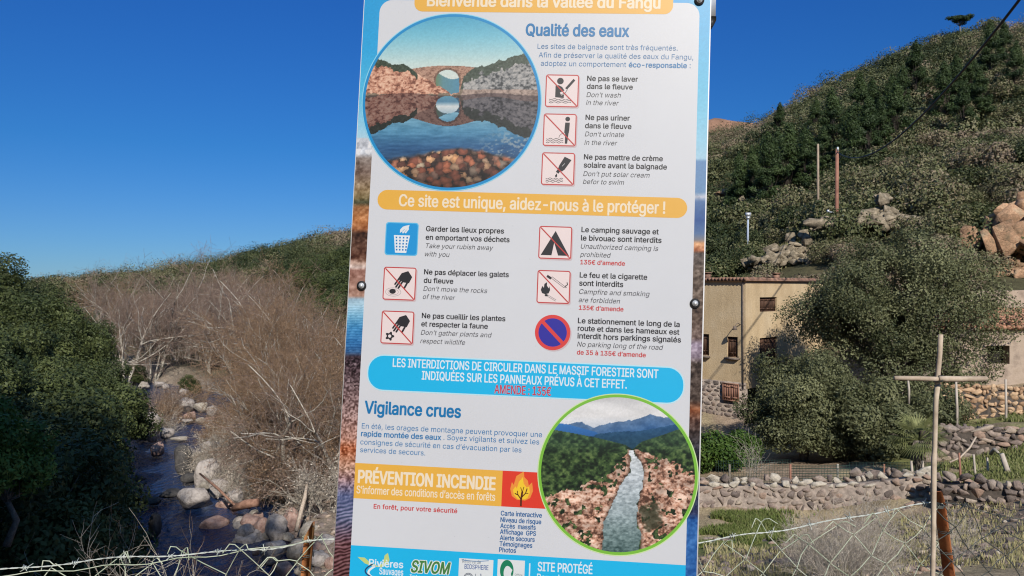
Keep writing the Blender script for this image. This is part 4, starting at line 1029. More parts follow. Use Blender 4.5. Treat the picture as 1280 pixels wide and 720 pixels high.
# loose rubble below the fence and grass: uncountable
mb = MB(); rng = np.random.default_rng(66)
for i in range(1500):
    if i < 700: uu, dd = rng.uniform(880, 1300), rng.uniform(13, 23)
    else: uu, dd = rng.uniform(285, 440), rng.uniform(21, 34)
    xx = (uu - 640) / F * dd; s = rng.uniform(.04, .17) * (1.4 if rng.random() < .2 else 1)
    if i >= 700 and river_dist(np.array([xx]), np.array([dd]))[0] < 2.6: continue
    S, hf = hull(rng, True); mb.add(S * s * np.array([1.2, 1.1, .7]) + [xx, dd, h1(xx, dd)], hf, 0, rng.random())
tag(mb.build('rubble', M_STONE), kind='stuff')
ML_GRASS = m_leaf('grass_blade', (0.11, 0.155, 0.035), (0.38, 0.325, 0.175), trans=.25)
def grass(mb, rng, n, uu, dd, hgt_, tint):
    x = (uu - 640) / F * dd; kk = fbm(x * .9, dd * .9, 15, 3) > .43; x, dd = x[kk], dd[kk]; n = len(x); z = hgt(x, dd); B = np.stack([x, dd, z], 1)
    a = rng.uniform(0, 6.3, n); w = np.stack([np.cos(a), np.sin(a), 0 * a], 1) * (.008 + .01 * rng.random((n, 1))) * (dd[:, None] / 20)
    h = hgt_ * rng.uniform(.5, 1.3, n); tip = B + np.stack([rng.normal(size=n) * .3 * h, rng.normal(size=n) * .3 * h, h], 1)
    mid = B * .45 + tip * .55 + np.stack([0 * h, 0 * h, .08 * h], 1)
    mb.add(np.stack([B - w, B + w, mid + w * .7, tip, mid - w * .7], 1).reshape(-1, 3), np.arange(5 * n).reshape(-1, 5), 0, np.clip(tint + rng.normal(size=n) * .15, 0, 1))
mb = MB(); rng = np.random.default_rng(67)
n = 26000; grass(mb, rng, n, rng.normal(918, 30, n), rng.uniform(20.5, 24, n), .16, .14)
n = 9000; grass(mb, rng, n, rng.uniform(1165, 1330, n), rng.uniform(23, 26.8, n), .14, .3)
n = 7000; grass(mb, rng, n, rng.uniform(1150, 1330, n), rng.uniform(28.5, 31, n), .16, .3)
n = 9000; grass(mb, rng, n, rng.uniform(880, 1310, n), rng.uniform(13, 22, n), .16, .75)
n = 8000; grass(mb, rng, n, rng.normal(1190, 30, n), rng.uniform(54, 62, n), .5, .35)
n = 5000; grass(mb, rng, n, rng.normal(990, 35, n), rng.uniform(58, 70, n), .5, .6)
tag(mb.build('grass', ML_GRASS), kind='stuff')

# ------------------------------------------------------------------ poles, cable, garden furniture
def pole(name, u, v0, v1, d, r, mat, label, cat='pole', arm=None):
    a, b = at(u[0], v0, d), at(u[1], v1, d)
    o = empty(name, a - [0, 0, .6], 0, label, cat)
    mb = MB(); tube(mb, [a - [0, 0, .6], a * .5 + b * .5, b], [r, r * .9, r * .75], 8); mb.build('shaft', mat, o)
    if arm is not None: arm(o, b)
    return o
M_RPOLE = m_noise('rust_red_pole', (0.17, 0.075, 0.05), (0.32, 0.16, 0.11), 1.5, .8, .3)
M_PPOLE = m_noise('bleached_pole', (0.27, 0.23, 0.185), (0.44, 0.385, 0.325), 1.5, .8, .3)
def arms_r(o, b):
    mb = MB(); c = at(1043, 266, 60); tube(mb, [at(1034, 264.5, 60), at(1055, 268, 60)], .05, 5)
    for q in (at(1035, 264, 60), at(1054, 267, 60), at(1053, 271, 60)): box(mb, q, .14, .14, .22)
    mb.build('crossarm', M_GALV, o)
    mb = MB(); tube(mb, [b + [0, -.1, -.2], b + [0, -.1, .12]], .07, 6); mb.build('insulator', M_GALV, o)
pole('utility_pole', (1045.5, 1046.5), 300, 186, 60, .17, M_RPOLE, 'rusty red utility pole on the hillside with a small white crossarm', arm=arms_r)
pole('utility_pole', (1022.5, 1022.5), 275, 180, 70, .13, m_noise('brown_pole', (0.2, 0.15, 0.105), (0.33, 0.26, 0.19), 1.5, .8, .3), 'bleached pale wooden utility pole left of the rusty red pole')
def lamp_arm(o, b):
    mb = MB(); box(mb, b + [0, -.05, 0], .42, .25, .28); box(mb, b + [.0, -.05, -.28], .28, .2, .2); mb.build('lamp_head', M_GALV, o)
pole('street_lamp', (934.5, 935), 312, 268, 66, .10, m_noise('blue_grey_steel', (.22, .27, .36), (.4, .46, .55), 2., .5, 0), 'short blue grey metal lamp post among the shrubs above the ochre house', 'lamp post', lamp_arm)
rp = empty('utility_pole', (5.2, -2.2, 0), 0, 'roadside timber pole carrying the black cable, outside the frame', 'pole')
mb = MB(); tube(mb, [(5.2, -2.2, -.5), (5.2, -2.2, 11.4)], [.16, .12], 10); mb.build('shaft', M_PPOLE, rp)
pe = at(1046.5, 190, 60)
t = np.linspace(0, 1, 90); p0 = np.array([5.2, -2.2, 0]); cab = p0 + (pe - p0) * t[:, None]
cab[:, 2] = 7.95 + .55 * (t - .405) + 14.3 * (t - .405) * (t - .55); cab[:, 2] += (pe[2] - cab[-1, 2]) * t ** 4
mb = MB(); tube(mb, cab, .036, 6)
tag(mb.build_at_base('overhead_cable', M_CABLE), 'black overhead cable sagging from the top right corner to the rusty red pole', 'cable')

# garden railing behind the long wall
rail = empty('garden_fence', (*at(988, 0, 26.2)[:2], at(0, 607, 26.2)[2]), 0, 'dark green mesh garden fence with rusty post in front of the olive trees', 'fence')
M_GREENF = m_noise('dark_green_paint', (.012, .03, .022), (.03, .06, .045), 8., .6, 0)
pA_, pB_ = at(988, 606, 26.2), at(1062, 606, 25.8)
mb = MB()
for k in range(7):
    z = .12 + k * .085; tube(mb, [pA_ + [0, 0, z], pB_ + [0, 0, z]], .011, 4)
for k in range(20):
    q = pA_ + (pB_ - pA_) * k / 19; tube(mb, [q, q + [0, 0, .66]], .006, 3)
mb.build('mesh_panel', M_GREENF, rail)
pL_ = at(895, 606, 27.0); mb = MB()
for k in range(9):
    z = .1 + k * .09; tube(mb, [pL_ + [0, 0, z], pA_ + [0, .1, z]], .006, 3)
for k in range(30):
    q = pL_ + (pA_ - pL_) * k / 29; tube(mb, [q, q + [0, 0, .85]], .005, 3)
mb.build('wire_netting', M_GREENF, rail); mb = MB()
pR_ = at(1178, 606, 25.4)
for k in range(8):
    z = .1 + k * .09; tube(mb, [pB_ + [0, 0, z], pR_ + [0, 0, z]], .006, 3)
for k in range(28):
    q = pB_ + (pR_ - pB_) * k / 27; tube(mb, [q, q + [0, 0, .75]], .005, 3)
mb.build('wire_netting', M_GREENF, rail)
for u_, m_ in ((988, M_RPOLE), (1047, M_PALEBARK), (1105, M_RPOLE), (912, M_BARK)):
    q = at(u_, 608, 26.15); mb = MB(); tube(mb, [q - [0, 0, .3], q + [0, 0, .75]], .035, 6); mb.build('post', m_, rail)

def stake(u0, v0, u1, v1, d, r, label, mat=M_PPOLE, d1=None):
    a, b = at(u0, v0, d), at(u1, v1, d1 or d); mb = MB()
    tube(mb, [a - [0, 0, .25], a * .6 + b * .4 + [.02, 0, 0], b], [r, r, r * .8], 6); tag(mb.build_at_base('fence_stake', mat), label, 'stake')
stake(1196, 533, 1195, 477, 29.2, .05, 'pale wooden stake on the upper terrace just right of the cane cross')
stake(1257, 533, 1257, 474, 29.2, .045, 'pale wooden stake in front of the orange wall near the right edge')
stake(1136, 497, 1135, 474, 30, .045, 'short white stake under the left arm of the cane cross')
stake(1200, 612, 1199, 566, 24.0, .035, 'thin rusty stake on the lower grass terrace nearest the cane cross', M_RPOLE)
stake(1219, 608, 1217, 568, 24.2, .035, 'thin grey stake on the lower grass terrace, second from the cane cross')
stake(1234, 612, 1234, 572, 24.2, .035, 'thin pale stake between the grey stake and the leaning post')
stake(1267, 616, 1252, 567, 23.6, .085, 'thick weathered post leaning to the left on the lower terrace')
stake(1238, 558, 1248, 566, 24.0, .05, 'broken rail propped against the thick leaning post', M_PALEBARK, 23.7)
mb = MB(); tube(mb, [at(1187, 578, 24.5), at(1200, 572, 24.6), at(1212, 560, 24.8), at(1220, 546, 25.0)], .03, 6); tag(mb.build_at_base('hose', M_WOOD), 'pale curved stick or hose leaning on the rubble terrace wall', 'stick')
for u_, lb_ in ((1140, 'dead pale palm stem left of the fan palm trunk'), (1154, 'dead pale stem right of the fan palm trunk')):
    stake(u_, 604, u_ - 1, 576, 25.0, .045, lb_)

# ------------------------------------------------------------------ wire fence in the foreground
fy = lambda u: 2.05 + (u - 385) / 787.0 * .2
fence = empty('wire_fence', (0, 2.1, 0), 0, 'chain link and barbed wire fence on rusty angle iron posts across the foreground', 'fence')
def angle_iron(u0, v0, u1, v1, rot, wdt, th, name, label=None, mat=M_RUST, tip=.04):
    d = fy(u0); a = at(u0, v0, d); b = at(u1, v1, d); dr = (b - a) / np.linalg.norm(b - a); e = a + dr * ((a[2] + .35) / -dr[2])
    cr, sr = math.cos(rot), math.sin(rot)
    prof = np.array([(0, 0), (wdt, 0), (wdt, th), (th, th), (th, wdt), (0, wdt)]) - [wdt * .33, wdt * .33]
    prof = np.stack([prof[:, 0] * cr - prof[:, 1] * sr, prof[:, 0] * sr + prof[:, 1] * cr], 1)
    mb = MB(); v = []
    for k, (q, dz) in enumerate(((a, tip), (e, 0))):
        for i, c in enumerate(prof): v.append([q[0] + c[0], q[1] + c[1], q[2] - (tip * (1 if i in (2, 1) else .2 if i in (4, 5) else 0) if k == 0 else 0)])
    mb.add(v, [[i, (i + 1) % 6, (i + 1) % 6 + 6, i + 6] for i in range(6)] + [[0, 1, 2, 3], [0, 3, 4, 5]][::-1])
    o = mb.build(name, mat, fence)
    if label: o['label'] = label
    return a, dr
angle_iron(389, 653, 383, 720, R(195), .027, .005, 'post', 'bright orange rusty angle iron post left of the sign')
M_RUST2 = m_noise('deep_rust', (0.13, 0.035, 0.018), (0.36, 0.12, 0.045), 16.0, .75, .5, .002, c2=(0.46, 0.2, 0.08), metal=.1)
angle_iron(1175, 613, 1189, 720, R(40), .0265, .005, 'post', 'dark rusty angle iron post behind the cane cross', M_RUST2)
wl = [(-330, 742), (-160, 722), (0, 711), (100, 703), (200, 696), (345, 683), (386, 674), (440, 676), (640, 686), (872, 680), (940, 666), (1040, 651), (1120, 638), (1168, 629)]
wr = [(1180, 629), (1205, 634), (1240, 643), (1285, 653), (1400, 668), (1600, 676)]
def wirepts(w, n):
    w = np.array(w, float); us = np.linspace(w[0, 0], w[-1, 0], n); vs = np.interp(us, w[:, 0], w[:, 1])
    return np.array([at(a, b, fy(a) - .03) for a, b in zip(us, vs)])
def barbed(w, name, mat, seed):
    rng = np.random.default_rng(seed); L = wirepts(w, 60); sl = np.concatenate([[0], np.cumsum(np.linalg.norm(np.diff(L, axis=0), axis=1))])
    n = int(sl[-1] / .012); s = np.linspace(0, sl[-1], n); C = np.stack([np.interp(s, sl, L[:, k]) for k in range(3)], 1)
    C[:, 2] += .004 * np.sin(s * 9) + .003 * np.sin(s * 23 + 1)
    mb = MB()
    for ph in (0, math.pi):
        a = s / .05 * 2 * math.pi + ph; tube(mb, C + np.stack([0 * a, np.cos(a) * .0014, np.sin(a) * .0013], 1), .0009, 5)
    o = mb.build(name, mat, fence)
    for q in np.arange(.06, sl[-1], .115):
        c = np.array([np.interp(q, s, C[:, k]) for k in range(3)]); bb_ = MB()
        for k in range(2):
            d = rng.normal(size=3); d[0] *= .5; d /= np.linalg.norm(d); tube(bb_, [c - d * .016 + [.004 * k, 0, 0], c + [.004 * k, 0, 0], c + d * .016 + [.004 * k, 0, 0]], .0009, 4)
        t = np.linspace(0, 4 * math.pi, 16); tube(bb_, c + np.stack([(t / t[-1] - .5) * .012, np.cos(t) * .004, np.sin(t) * .004], 1), .0012, 4)
        bb_.build('barb', mat, o)
    return C
CL = barbed(wl, 'barbed_wire', M_WIREPALE, 1)
CR = barbed(wr, 'barbed_wire', M_WIREDARK, 2)
def chain(C, name, mat, seed, cell, r, jit, top_loose):
    rng = np.random.default_rng(seed); x0, x1 = C[0, 0], C[-1, 0]; mb = MB(); hp_ = cell * .5
    nx = int((x1 - x0) / (cell * .5)); rows = int(1.15 / hp_)
    # shared node lattice so the wires meet where they hook into each other
    node = rng.normal(size=(nx + 3, rows + 3, 3)) * jit
    for k in range(nx + 1):
        xc = x0 + k * cell * .5; P = []
        for j in range(rows + 1):
            side = 1 if (j + k) % 2 else -1; kk = k + (1 if side > 0 else 0)
            x = xc + side * cell * .25; zt = np.interp(x, C[:, 0], C[:, 2]); yt = np.interp(x, C[:, 0], C[:, 1])
            fall = max(0, 1 - j / 3.0)
            q = np.array([x + side * r * .9, yt + .003 * side, zt - .012 - j * hp_ * .98]) + node[kk, j] * (1 + fall * 1.5)
            if j == 0:
                q[2] += top_loose * rng.uniform(-.4, 1.3)
            if q[2] < h1(x, yt) - .05: break
            P.append(q)
        if len(P) < 2: continue
        P = np.array(P); Q = [P[0]]
        for a, b in zip(P[:-1], P[1:]):
            m = (a + b) / 2 + rng.normal(size=3) * jit * .5; Q += [a * .82 + m * .18 + [0, 0, 0], m, b * .82 + m * .18, b]
        if rng.random() < .75:      # the free end is bent over the wire
            e = P[0]; sd = rng.choice([-1, 1]); Q = [e + [sd * cell * rng.uniform(.2, .45), -.01, -cell * rng.uniform(.0, .2)], e + [sd * cell * .18, -.012, cell * .13], e + [sd * .01, 0, cell * .08]] + Q
        tube(mb, Q, r, 4, caps=False)
    return mb.build(name, mat, fence)
nsp = np.searchsorted(CL[:, 0], at(640, 0, 2.1)[0])
chain(CL[:nsp], 'wire_mesh', M_WIREGREEN, 5, .105, .0014, .007, .012)
chain(CL[nsp - 1:], 'wire_mesh', M_WIREGREEN, 6, .105, .0013, .005, .004)
chain(CR, 'wire_mesh', M_WIREDARK, 7, .105, .0016, .005, .003)
# second slack line wire and ties
mb = MB(); w2 = [(-330, 752), (0, 719), (90, 712), (200, 702), (300, 690), (386, 676)]
tube(mb, wirepts(w2, 40) + np.stack([0 * np.arange(40), 0 * np.arange(40), .004 * np.sin(np.arange(40) * 1.3)], 1), .0013, 4); mb.build('line_wire', M_WIREGREEN, fence)
for u_, v_, mt in ((386, 674, M_WIREGREEN), (384, 693, M_WIREDARK), (382, 709, M_WIREDARK), (1176, 629, M_WIREDARK), (1181, 664, M_WIREDARK), (1184, 690, M_WIREDARK)):
    c = at(u_, v_, fy(u_)); mb = MB(); t = np.linspace(0, 5 * math.pi, 40)
    tube(mb, c + np.stack([np.cos(t) * .017, np.sin(t) * .017, (t / t[-1] - .5) * .012], 1), .0012, 4); mb.build('wire_tie', mt, fence)

# cane cross tied to the post
cross = empty('cane_cross', (*at(1166, 0, 2.19)[:2], 0), 0, 'cross of weathered cane sticks tied with wire beside the right fence post', 'cross')
dC = 2.19
mb = MB(); tube(mb, [at(1176, 418, dC), at(1175, 440, dC), at(1172, 473, dC), at(1172, 481, dC)], [.0066, .0068, .007, .0068], 9); mb.build('upright_cane', M_WOOD, cross)
b_ = at(1166, 720, dC); dn = at(1167, 660, dC); e_ = b_ + (b_ - dn) / abs((b_ - dn)[2]) * (b_[2] + .1)
mb = MB(); tube(mb, [at(1172.5, 479, dC), at(1170, 500, dC), at(1168.5, 560, dC), at(1167.5, 575, dC), at(1167, 660, dC), b_, e_], [.0072, .0069, .0064, .0078, .0068, .0066, .0066], 9)
lower = mb.build('upright_cane', m_noise('greyed_cane', (0.24, 0.19, 0.14), (0.50, 0.42, 0.33), 14.0, .85, .4, .002), cross)
mb = MB(); tube(mb, [at(1118, 472.5, dC - .022), at(1150, 473, dC - .022), at(1177, 474, dC - .022)], [.0064, .0068, .0064], 9); mb.build('crossbar', M_WOOD, cross)
mb = MB(); tube(mb, [at(1174, 473, dC - .028), at(1182, 473.6, dC - .028), at(1205, 473.6, dC - .026), at(1233, 473.2, dC - .022)], [.0066, .0086, .0076, .0070], 9); mb.build('crossbar', M_WOOD, cross)
mb = MB(); c = at(1174, 473.5, dC - .012); t = np.linspace(0, 9 * math.pi, 90)
tube(mb, c + np.stack([np.cos(t) * .007 + (t / t[-1] - .5) * .010, np.sin(t) * .020 - .002, np.cos(t) * .009], 1), .0010, 4); mb.build('wire_binding', M_WIREDARK, cross)
mb = MB(); c = at(1169, 632, dC + .01); t = np.linspace(0, 7 * math.pi, 70)
tube(mb, c + np.stack([np.cos(t) * .014 + .006, np.sin(t) * .02, (t / t[-1] - .5) * .010], 1), .0011, 4); mb.build('wire_binding', M_WIREDARK, cross)

# ------------------------------------------------------------------ the information sign
qp, qy, qr = -0.06958328, -0.06733971, 0.03600158
SC = np.array([0.02610986, 1.7484185, EYE])
def _rot():
    cx_, sx_ = math.cos(qp), math.sin(qp); cy_, sy_ = math.cos(qy), math.sin(qy); cr_, sr_ = math.cos(qr), math.sin(qr)
    B = np.array([[1, 0, 0], [0, 0, -1.], [0, 1, 0]])
    return np.array([[cy_, -sy_, 0], [sy_, cy_, 0], [0, 0, 1]]) @ np.array([[1, 0, 0], [0, cx_, -sx_], [0, sx_, cx_]]) @ np.array([[cr_, 0, sr_], [0, 1, 0], [-sr_, 0, cr_]]) @ B
SR = _rot()
def S(u, v):
    d = np.array([(u - 640) / F, 1, -(v - 360) / F]); o = np.array([0, 0, EYE]); n = SR[:, 2]; t = n @ (SC - o) / (n @ d)
    return (SR.T @ (o + t * d - SC))[:2]
def W(P, z):
    P = np.asarray(P, float); return SC + np.concatenate([P, np.full((len(P), 1), z)], 1) @ SR.T
def proj(X, Y):
    P = SC + X[..., None] * SR[:, 0] + Y[..., None] * SR[:, 1]
    return 640 + P[..., 0] / P[..., 1] * F, 360 - (P[..., 2] - EYE) / P[..., 1] * F
base = SC + SR[:, 1] * -1.6; base[2] = h1(base[0], base[1])
sign = empty('information_sign', base, 0, 'tall white and blue river information panel with orange banners on a metal frame', 'sign')
LZ = 0.00009
def layer(k): return 0.0003 + LZ * k
class SM_(MB):
    """flat printed shapes in panel coordinates (metres)"""
    def __init__(s): super().__init__(); s.mats = []; s.idx = {}
    def m(s, c):
        if c not in s.idx: s.idx[c] = len(s.mats); s.mats.append(prt(*c))
        return s.idx[c]
    def poly(s, P, c, k): s.add(W(P, layer(k)), [list(range(len(P)))], s.m(c)); return s
    def ell(s, c0, rx, ry, c, k, n=48):
        a = np.arange(n) * 2 * math.pi / n; return s.poly(np.stack([c0[0] + rx * np.cos(a), c0[1] + ry * np.sin(a)], 1), c, k)
    def ring(s, c0, rx, ry, w, c, k, n=96):
        a = np.arange(n) * 2 * math.pi / n; o = np.stack([np.cos(a), np.sin(a)], 1); O = c0 + o * [rx, ry]; I = c0 + o * [rx - w, ry - w]; i = np.arange(n)
        s.add(W(np.concatenate([O, I]), layer(k)), np.stack([i, (i + 1) % n, (i + 1) % n + n, i + n], 1), s.m(c)); return s
    def rrect(s, x0, y0, x1, y1, r, c, k): return s.poly(rr_pts(x0, y0, x1, y1, r), c, k)
    def frame(s, x0, y0, x1, y1, r, w, c, k):
        O = rr_pts(x0, y0, x1, y1, r); I = rr_pts(x0 + w, y0 + w, x1 - w, y1 - w, max(r - w, .0003)); n = len(O); i = np.arange(n)
        s.add(W(np.concatenate([O, I]), layer(k)), np.stack([i, (i + 1) % n, (i + 1) % n + n, i + n], 1), s.m(c)); return s
    def stroke(s, P, w, c, k, close=False):
        P = np.asarray(P, float); T = np.gradient(P, axis=0); T /= np.maximum(np.linalg.norm(T, axis=1, keepdims=True), 1e-9); nn = np.stack([-T[:, 1], T[:, 0]], 1); ww = np.broadcast_to(np.asarray(w, float), (len(P),))[:, None]
        L = P + nn * ww / 2; Rr = P - nn * ww / 2; i = np.arange(len(P) - 1); n = len(P)
        s.add(W(np.concatenate([L, Rr]), layer(k)), np.stack([i, i + 1, i + 1 + n, i + n], 1), s.m(c)); return s
    def text(s, V, Fc, c, k): s.add(W(V, layer(k)), Fc, s.m(c)); return s
    def put(s, name, parent): return s.build(name, s.mats, parent)
def rr_pts(x0, y0, x1, y1, r, n=7):
    if x0 > x1: x0, x1 = x1, x0
    if y0 > y1: y0, y1 = y1, y0
    r = min(r, (x1 - x0) / 2 - 1e-5, (y1 - y0) / 2 - 1e-5); out = []
    for cx_, cy_, a0 in ((x1 - r, y1 - r, 0), (x0 + r, y1 - r, 90), (x0 + r, y0 + r, 180), (x1 - r, y0 + r, 270)):
        for i in range(n + 1):
            a = R(a0 + 90 * i / n); out.append((cx_ + r * math.cos(a), cy_ + r * math.sin(a)))
    return np.array(out)

# lettering
FONT = None
try:
    fp = os.path.join(bpy.utils.system_resource('DATAFILES'), 'fonts', 'Inter.woff2')
    if os.path.exists(fp): FONT = bpy.data.fonts.load(fp)
except Exception: FONT = None
from mathutils.geometry import delaunay_2d_cdt
def glyphs(txt, bold=0.0, shear=0.0, space=1.0):
    """outlines of one line, thickened by bold, filled by winding number"""
    cu = bpy.data.curves.new('lettering', 'FONT'); cu.body = txt; cu.size = 1.0; cu.space_character = space; cu.resolution_u = 3; cu.fill_mode = 'NONE'
    if FONT: cu.font = FONT
    o = bpy.data.objects.new('lettering', cu); COL.objects.link(o)
    dg = bpy.context.evaluated_depsgraph_get(); dg.update()
    me = bpy.data.meshes.new_from_object(o.evaluated_get(dg))
    V = np.array([v.co[:2] for v in me.vertices]); nxt = {}
    for e in me.edges: nxt.setdefault(e.vertices[0], []).append(e.vertices[1]); nxt.setdefault(e.vertices[1], []).append(e.vertices[0])
    bpy.data.objects.remove(o); bpy.data.curves.remove(cu); bpy.data.meshes.remove(me)
    loops, seen = [], set()
    for i in range(len(V)):
        if i in seen: continue
        lp = [i]; seen.add(i); j = i + 1
        while j < len(V) and j in nxt.get(lp[-1], ()) and j not in seen: lp.append(j); seen.add(j); j += 1
        if len(lp) > 2: loops.append(V[lp])
    loops.sort(key=lambda q: q[:, 0].min()); groups = []
    for q in loops:
        if groups and q[:, 0].min() < groups[-1][0] + 2.4 * bold + .004: groups[-1][1].append(q); groups[-1][0] = max(groups[-1][0], q[:, 0].max())
        else: groups.append([q[:, 0].max(), [q]])
    sh = [(0, 0)] if bold <= 0 else [(bold * cx_, bold * .62 * cy_) for cx_, cy_ in ((1, 0), (.6, 1), (-.6, 1), (-1, 0), (-.6, -1), (.6, -1))]
    OV, OF, n0 = [], [], 0
    for _, g_ in groups:
        pts, eds, A, B = [], [], [], []
        for q in g_:
            for dx, dy in sh:
                p_ = q + [dx, dy]; k0 = len(pts); pts += [tuple(z_) for z_ in p_]; eds += [(k0 + i, k0 + (i + 1) % len(q)) for i in range(len(q))]; A.append(p_); B.append(np.roll(p_, -1, 0))
        r_ = delaunay_2d_cdt([Vector(p_) for p_ in pts], eds, [], 0, 1e-5)
        P = np.array([z_[:] for z_ in r_[0]]); Fc = np.array([f for f in r_[2] if len(f) == 3])
        A = np.concatenate(A); B = np.concatenate(B); C = P[Fc].mean(1)
        up = (A[None, :, 1] <= C[:, None, 1]) & (B[None, :, 1] > C[:, None, 1]); dn = (A[None, :, 1] > C[:, None, 1]) & (B[None, :, 1] <= C[:, None, 1])
        cr = (B[None, :, 0] - A[None, :, 0]) * (C[:, None, 1] - A[None, :, 1]) - (C[:, None, 0] - A[None, :, 0]) * (B[None, :, 1] - A[None, :, 1])
        wn_ = (up & (cr > 0)).sum(1) - (dn & (cr < 0)).sum(1)
        Fc = Fc[wn_ != 0]
        OV.append(P); OF += [[int(i) + n0 for i in f] for f in Fc]; n0 += len(P)
    V = np.concatenate(OV)
    if shear: V = np.stack([V[:, 0] + V[:, 1] * shear, V[:, 1]], 1)
    return V, OF
CAPH = {}
def T(sm, txt, p0, p1, c, k=6, bold=0.0, ital=False, cap=None, halo=None, space=1.0):
    """one line from baseline pixel p0 to p1; cap = capital height in metres when the face is condensed"""
    V, Fc = glyphs(txt, bold, 0.21 if ital else 0.0, space)
    a, b = S(*p0), S(*p1); x0, x1 = V[:, 0].min(), V[:, 0].max(); sx = (b[0] - a[0]) / (x1 - x0); sy = sx
    cap0 = 0.727 if FONT else .73
    if FONT: cap0 = 0.509
    if cap: sy = cap / cap0
    y = (a[1] + b[1]) / 2
    P = np.stack([a[0] + (V[:, 0] - x0) * sx, y + V[:, 1] * sy], 1)
    if halo:
        V2, F2 = glyphs(txt, bold + halo[1], 0.21 if ital else 0.0, space); P2 = np.stack([a[0] + (V2[:, 0] - x0) * sx, y + V2[:, 1] * sy], 1); sm.text(P2, F2, halo[0], k - 1)
    sm.text(P, Fc, c, k)
PX = 0.8 / 450.0          # one photo pixel on the panel, in metres

YEL = (236, 181, 74); BLUE = (27, 186, 240); WHT = (215, 218, 225); INK = (30, 30, 36); TXT = (60, 60, 66); RED = (206, 66, 68); CREAM = (243, 228, 202); HEAD = (18, 120, 182); PARA = (56, 122, 178); PALE = (222, 238, 250)
PT, PB = 0.705, -0.705
# panel, frame, posts
mb = MB()
M_EDGE = m_noise('panel_edge', (.60, .60, .60), (.66, .66, .66), 20., .5, 0); 
c8 = [W([(x_, y_)], z_)[0] for z_ in (-0.0035, 0.0) for x_, y_ in ((-.4015, PB), (.4015, PB), (.4015, PT), (-.4015, PT))]
mb.add(c8, CUBE_F); panel = mb.build('panel', M_EDGE, sign)
def sbox(mb, x0, x1, y0, y1, z0, z1): mb.add([W([(x_, y_)], z_)[0] for z_ in (z0, z1) for x_, y_ in ((x0, y0), (x1, y0), (x1, y1), (x0, y1))], CUBE_F)
for x_ in (-.26, .26):
    mb = MB(); yb = -(SC[2] + .35) / SR[2, 1]; sbox(mb, x_ - .03, x_ + .03, yb, .74, -.075, -.031); mb.build('post', M_GALV, sign)
for y_ in (.655, 0.0, -.655):
    mb = MB(); sbox(mb, -.39, .4125 if y_ > .5 else .39, y_ - .018, y_ + .03, -.0305, -.004); r_ = mb.build('rail', M_GALV, sign)
    mb = MB()
    for sx_ in ((1,) if y_ > .5 else ()):
        a_ = [(.398, y_ - .0185), (.4145, y_ - .0185), (.4145, y_ - .028), (.408, y_ - .040), (.398, y_ - .044)]; a_ = [(q[0] * sx_, q[1]) for q in a_]
        mb = MB(); mb.add(np.concatenate([W(a_, -.006), W(a_, -.029)]), [[0, 1, 2, 3, 4], [9, 8, 7, 6, 5]] + [[i, (i + 1) % 5, (i + 1) % 5 + 5, i + 5] for i in range(5)]); mb.build('end_cap', M_BLACK, r_)

# printed border: landscape strips and blue top
def grid(x0, x1, y0, y1, nx, ny):
    X, Y = np.meshgrid(np.linspace(x0, x1, nx), np.linspace(y0, y1, ny)); return X, Y
def pcol(c): return np.minimum(lin(c) / WHITE_REF * ALB, .9)
M_PRINT = m_paint('printed_picture')
def stops(t, st):
    st = sorted(st, key=lambda q: q[0]); ps = np.array([q[0] for q in st]); cs = np.array([q[1] for q in st], float)
    return np.stack([np.interp(t, ps, cs[:, i]) for i in range(3)], -1)
def picture(name, parent, X, Y, keep, fn, k):
    U_, V_ = proj(X, Y); C = fn(U_, V_); g_ = vnoise(U_ / .8, V_ / .8, 77) + vnoise(U_ / 1.9, V_ / 1.7, 78) - 1; C = pcol(np.clip(C * (1 + .05 * g_[..., None]), 0, 255)); ny, nx = X.shape; ii = np.arange(nx * ny).reshape(ny, nx)
    fc = np.stack([ii[:-1, :-1], ii[:-1, 1:], ii[1:, 1:], ii[1:, :-1]], -1).reshape(-1, 4)
    if keep is not None:
        kv = keep.ravel(); fc = fc[kv[fc].all(1)]
    m = MB(); m.add(W(np.stack([X.ravel(), Y.ravel()], 1), layer(k)), fc, col=C.reshape(-1, 3)); return m.build(name, M_PRINT, parent)
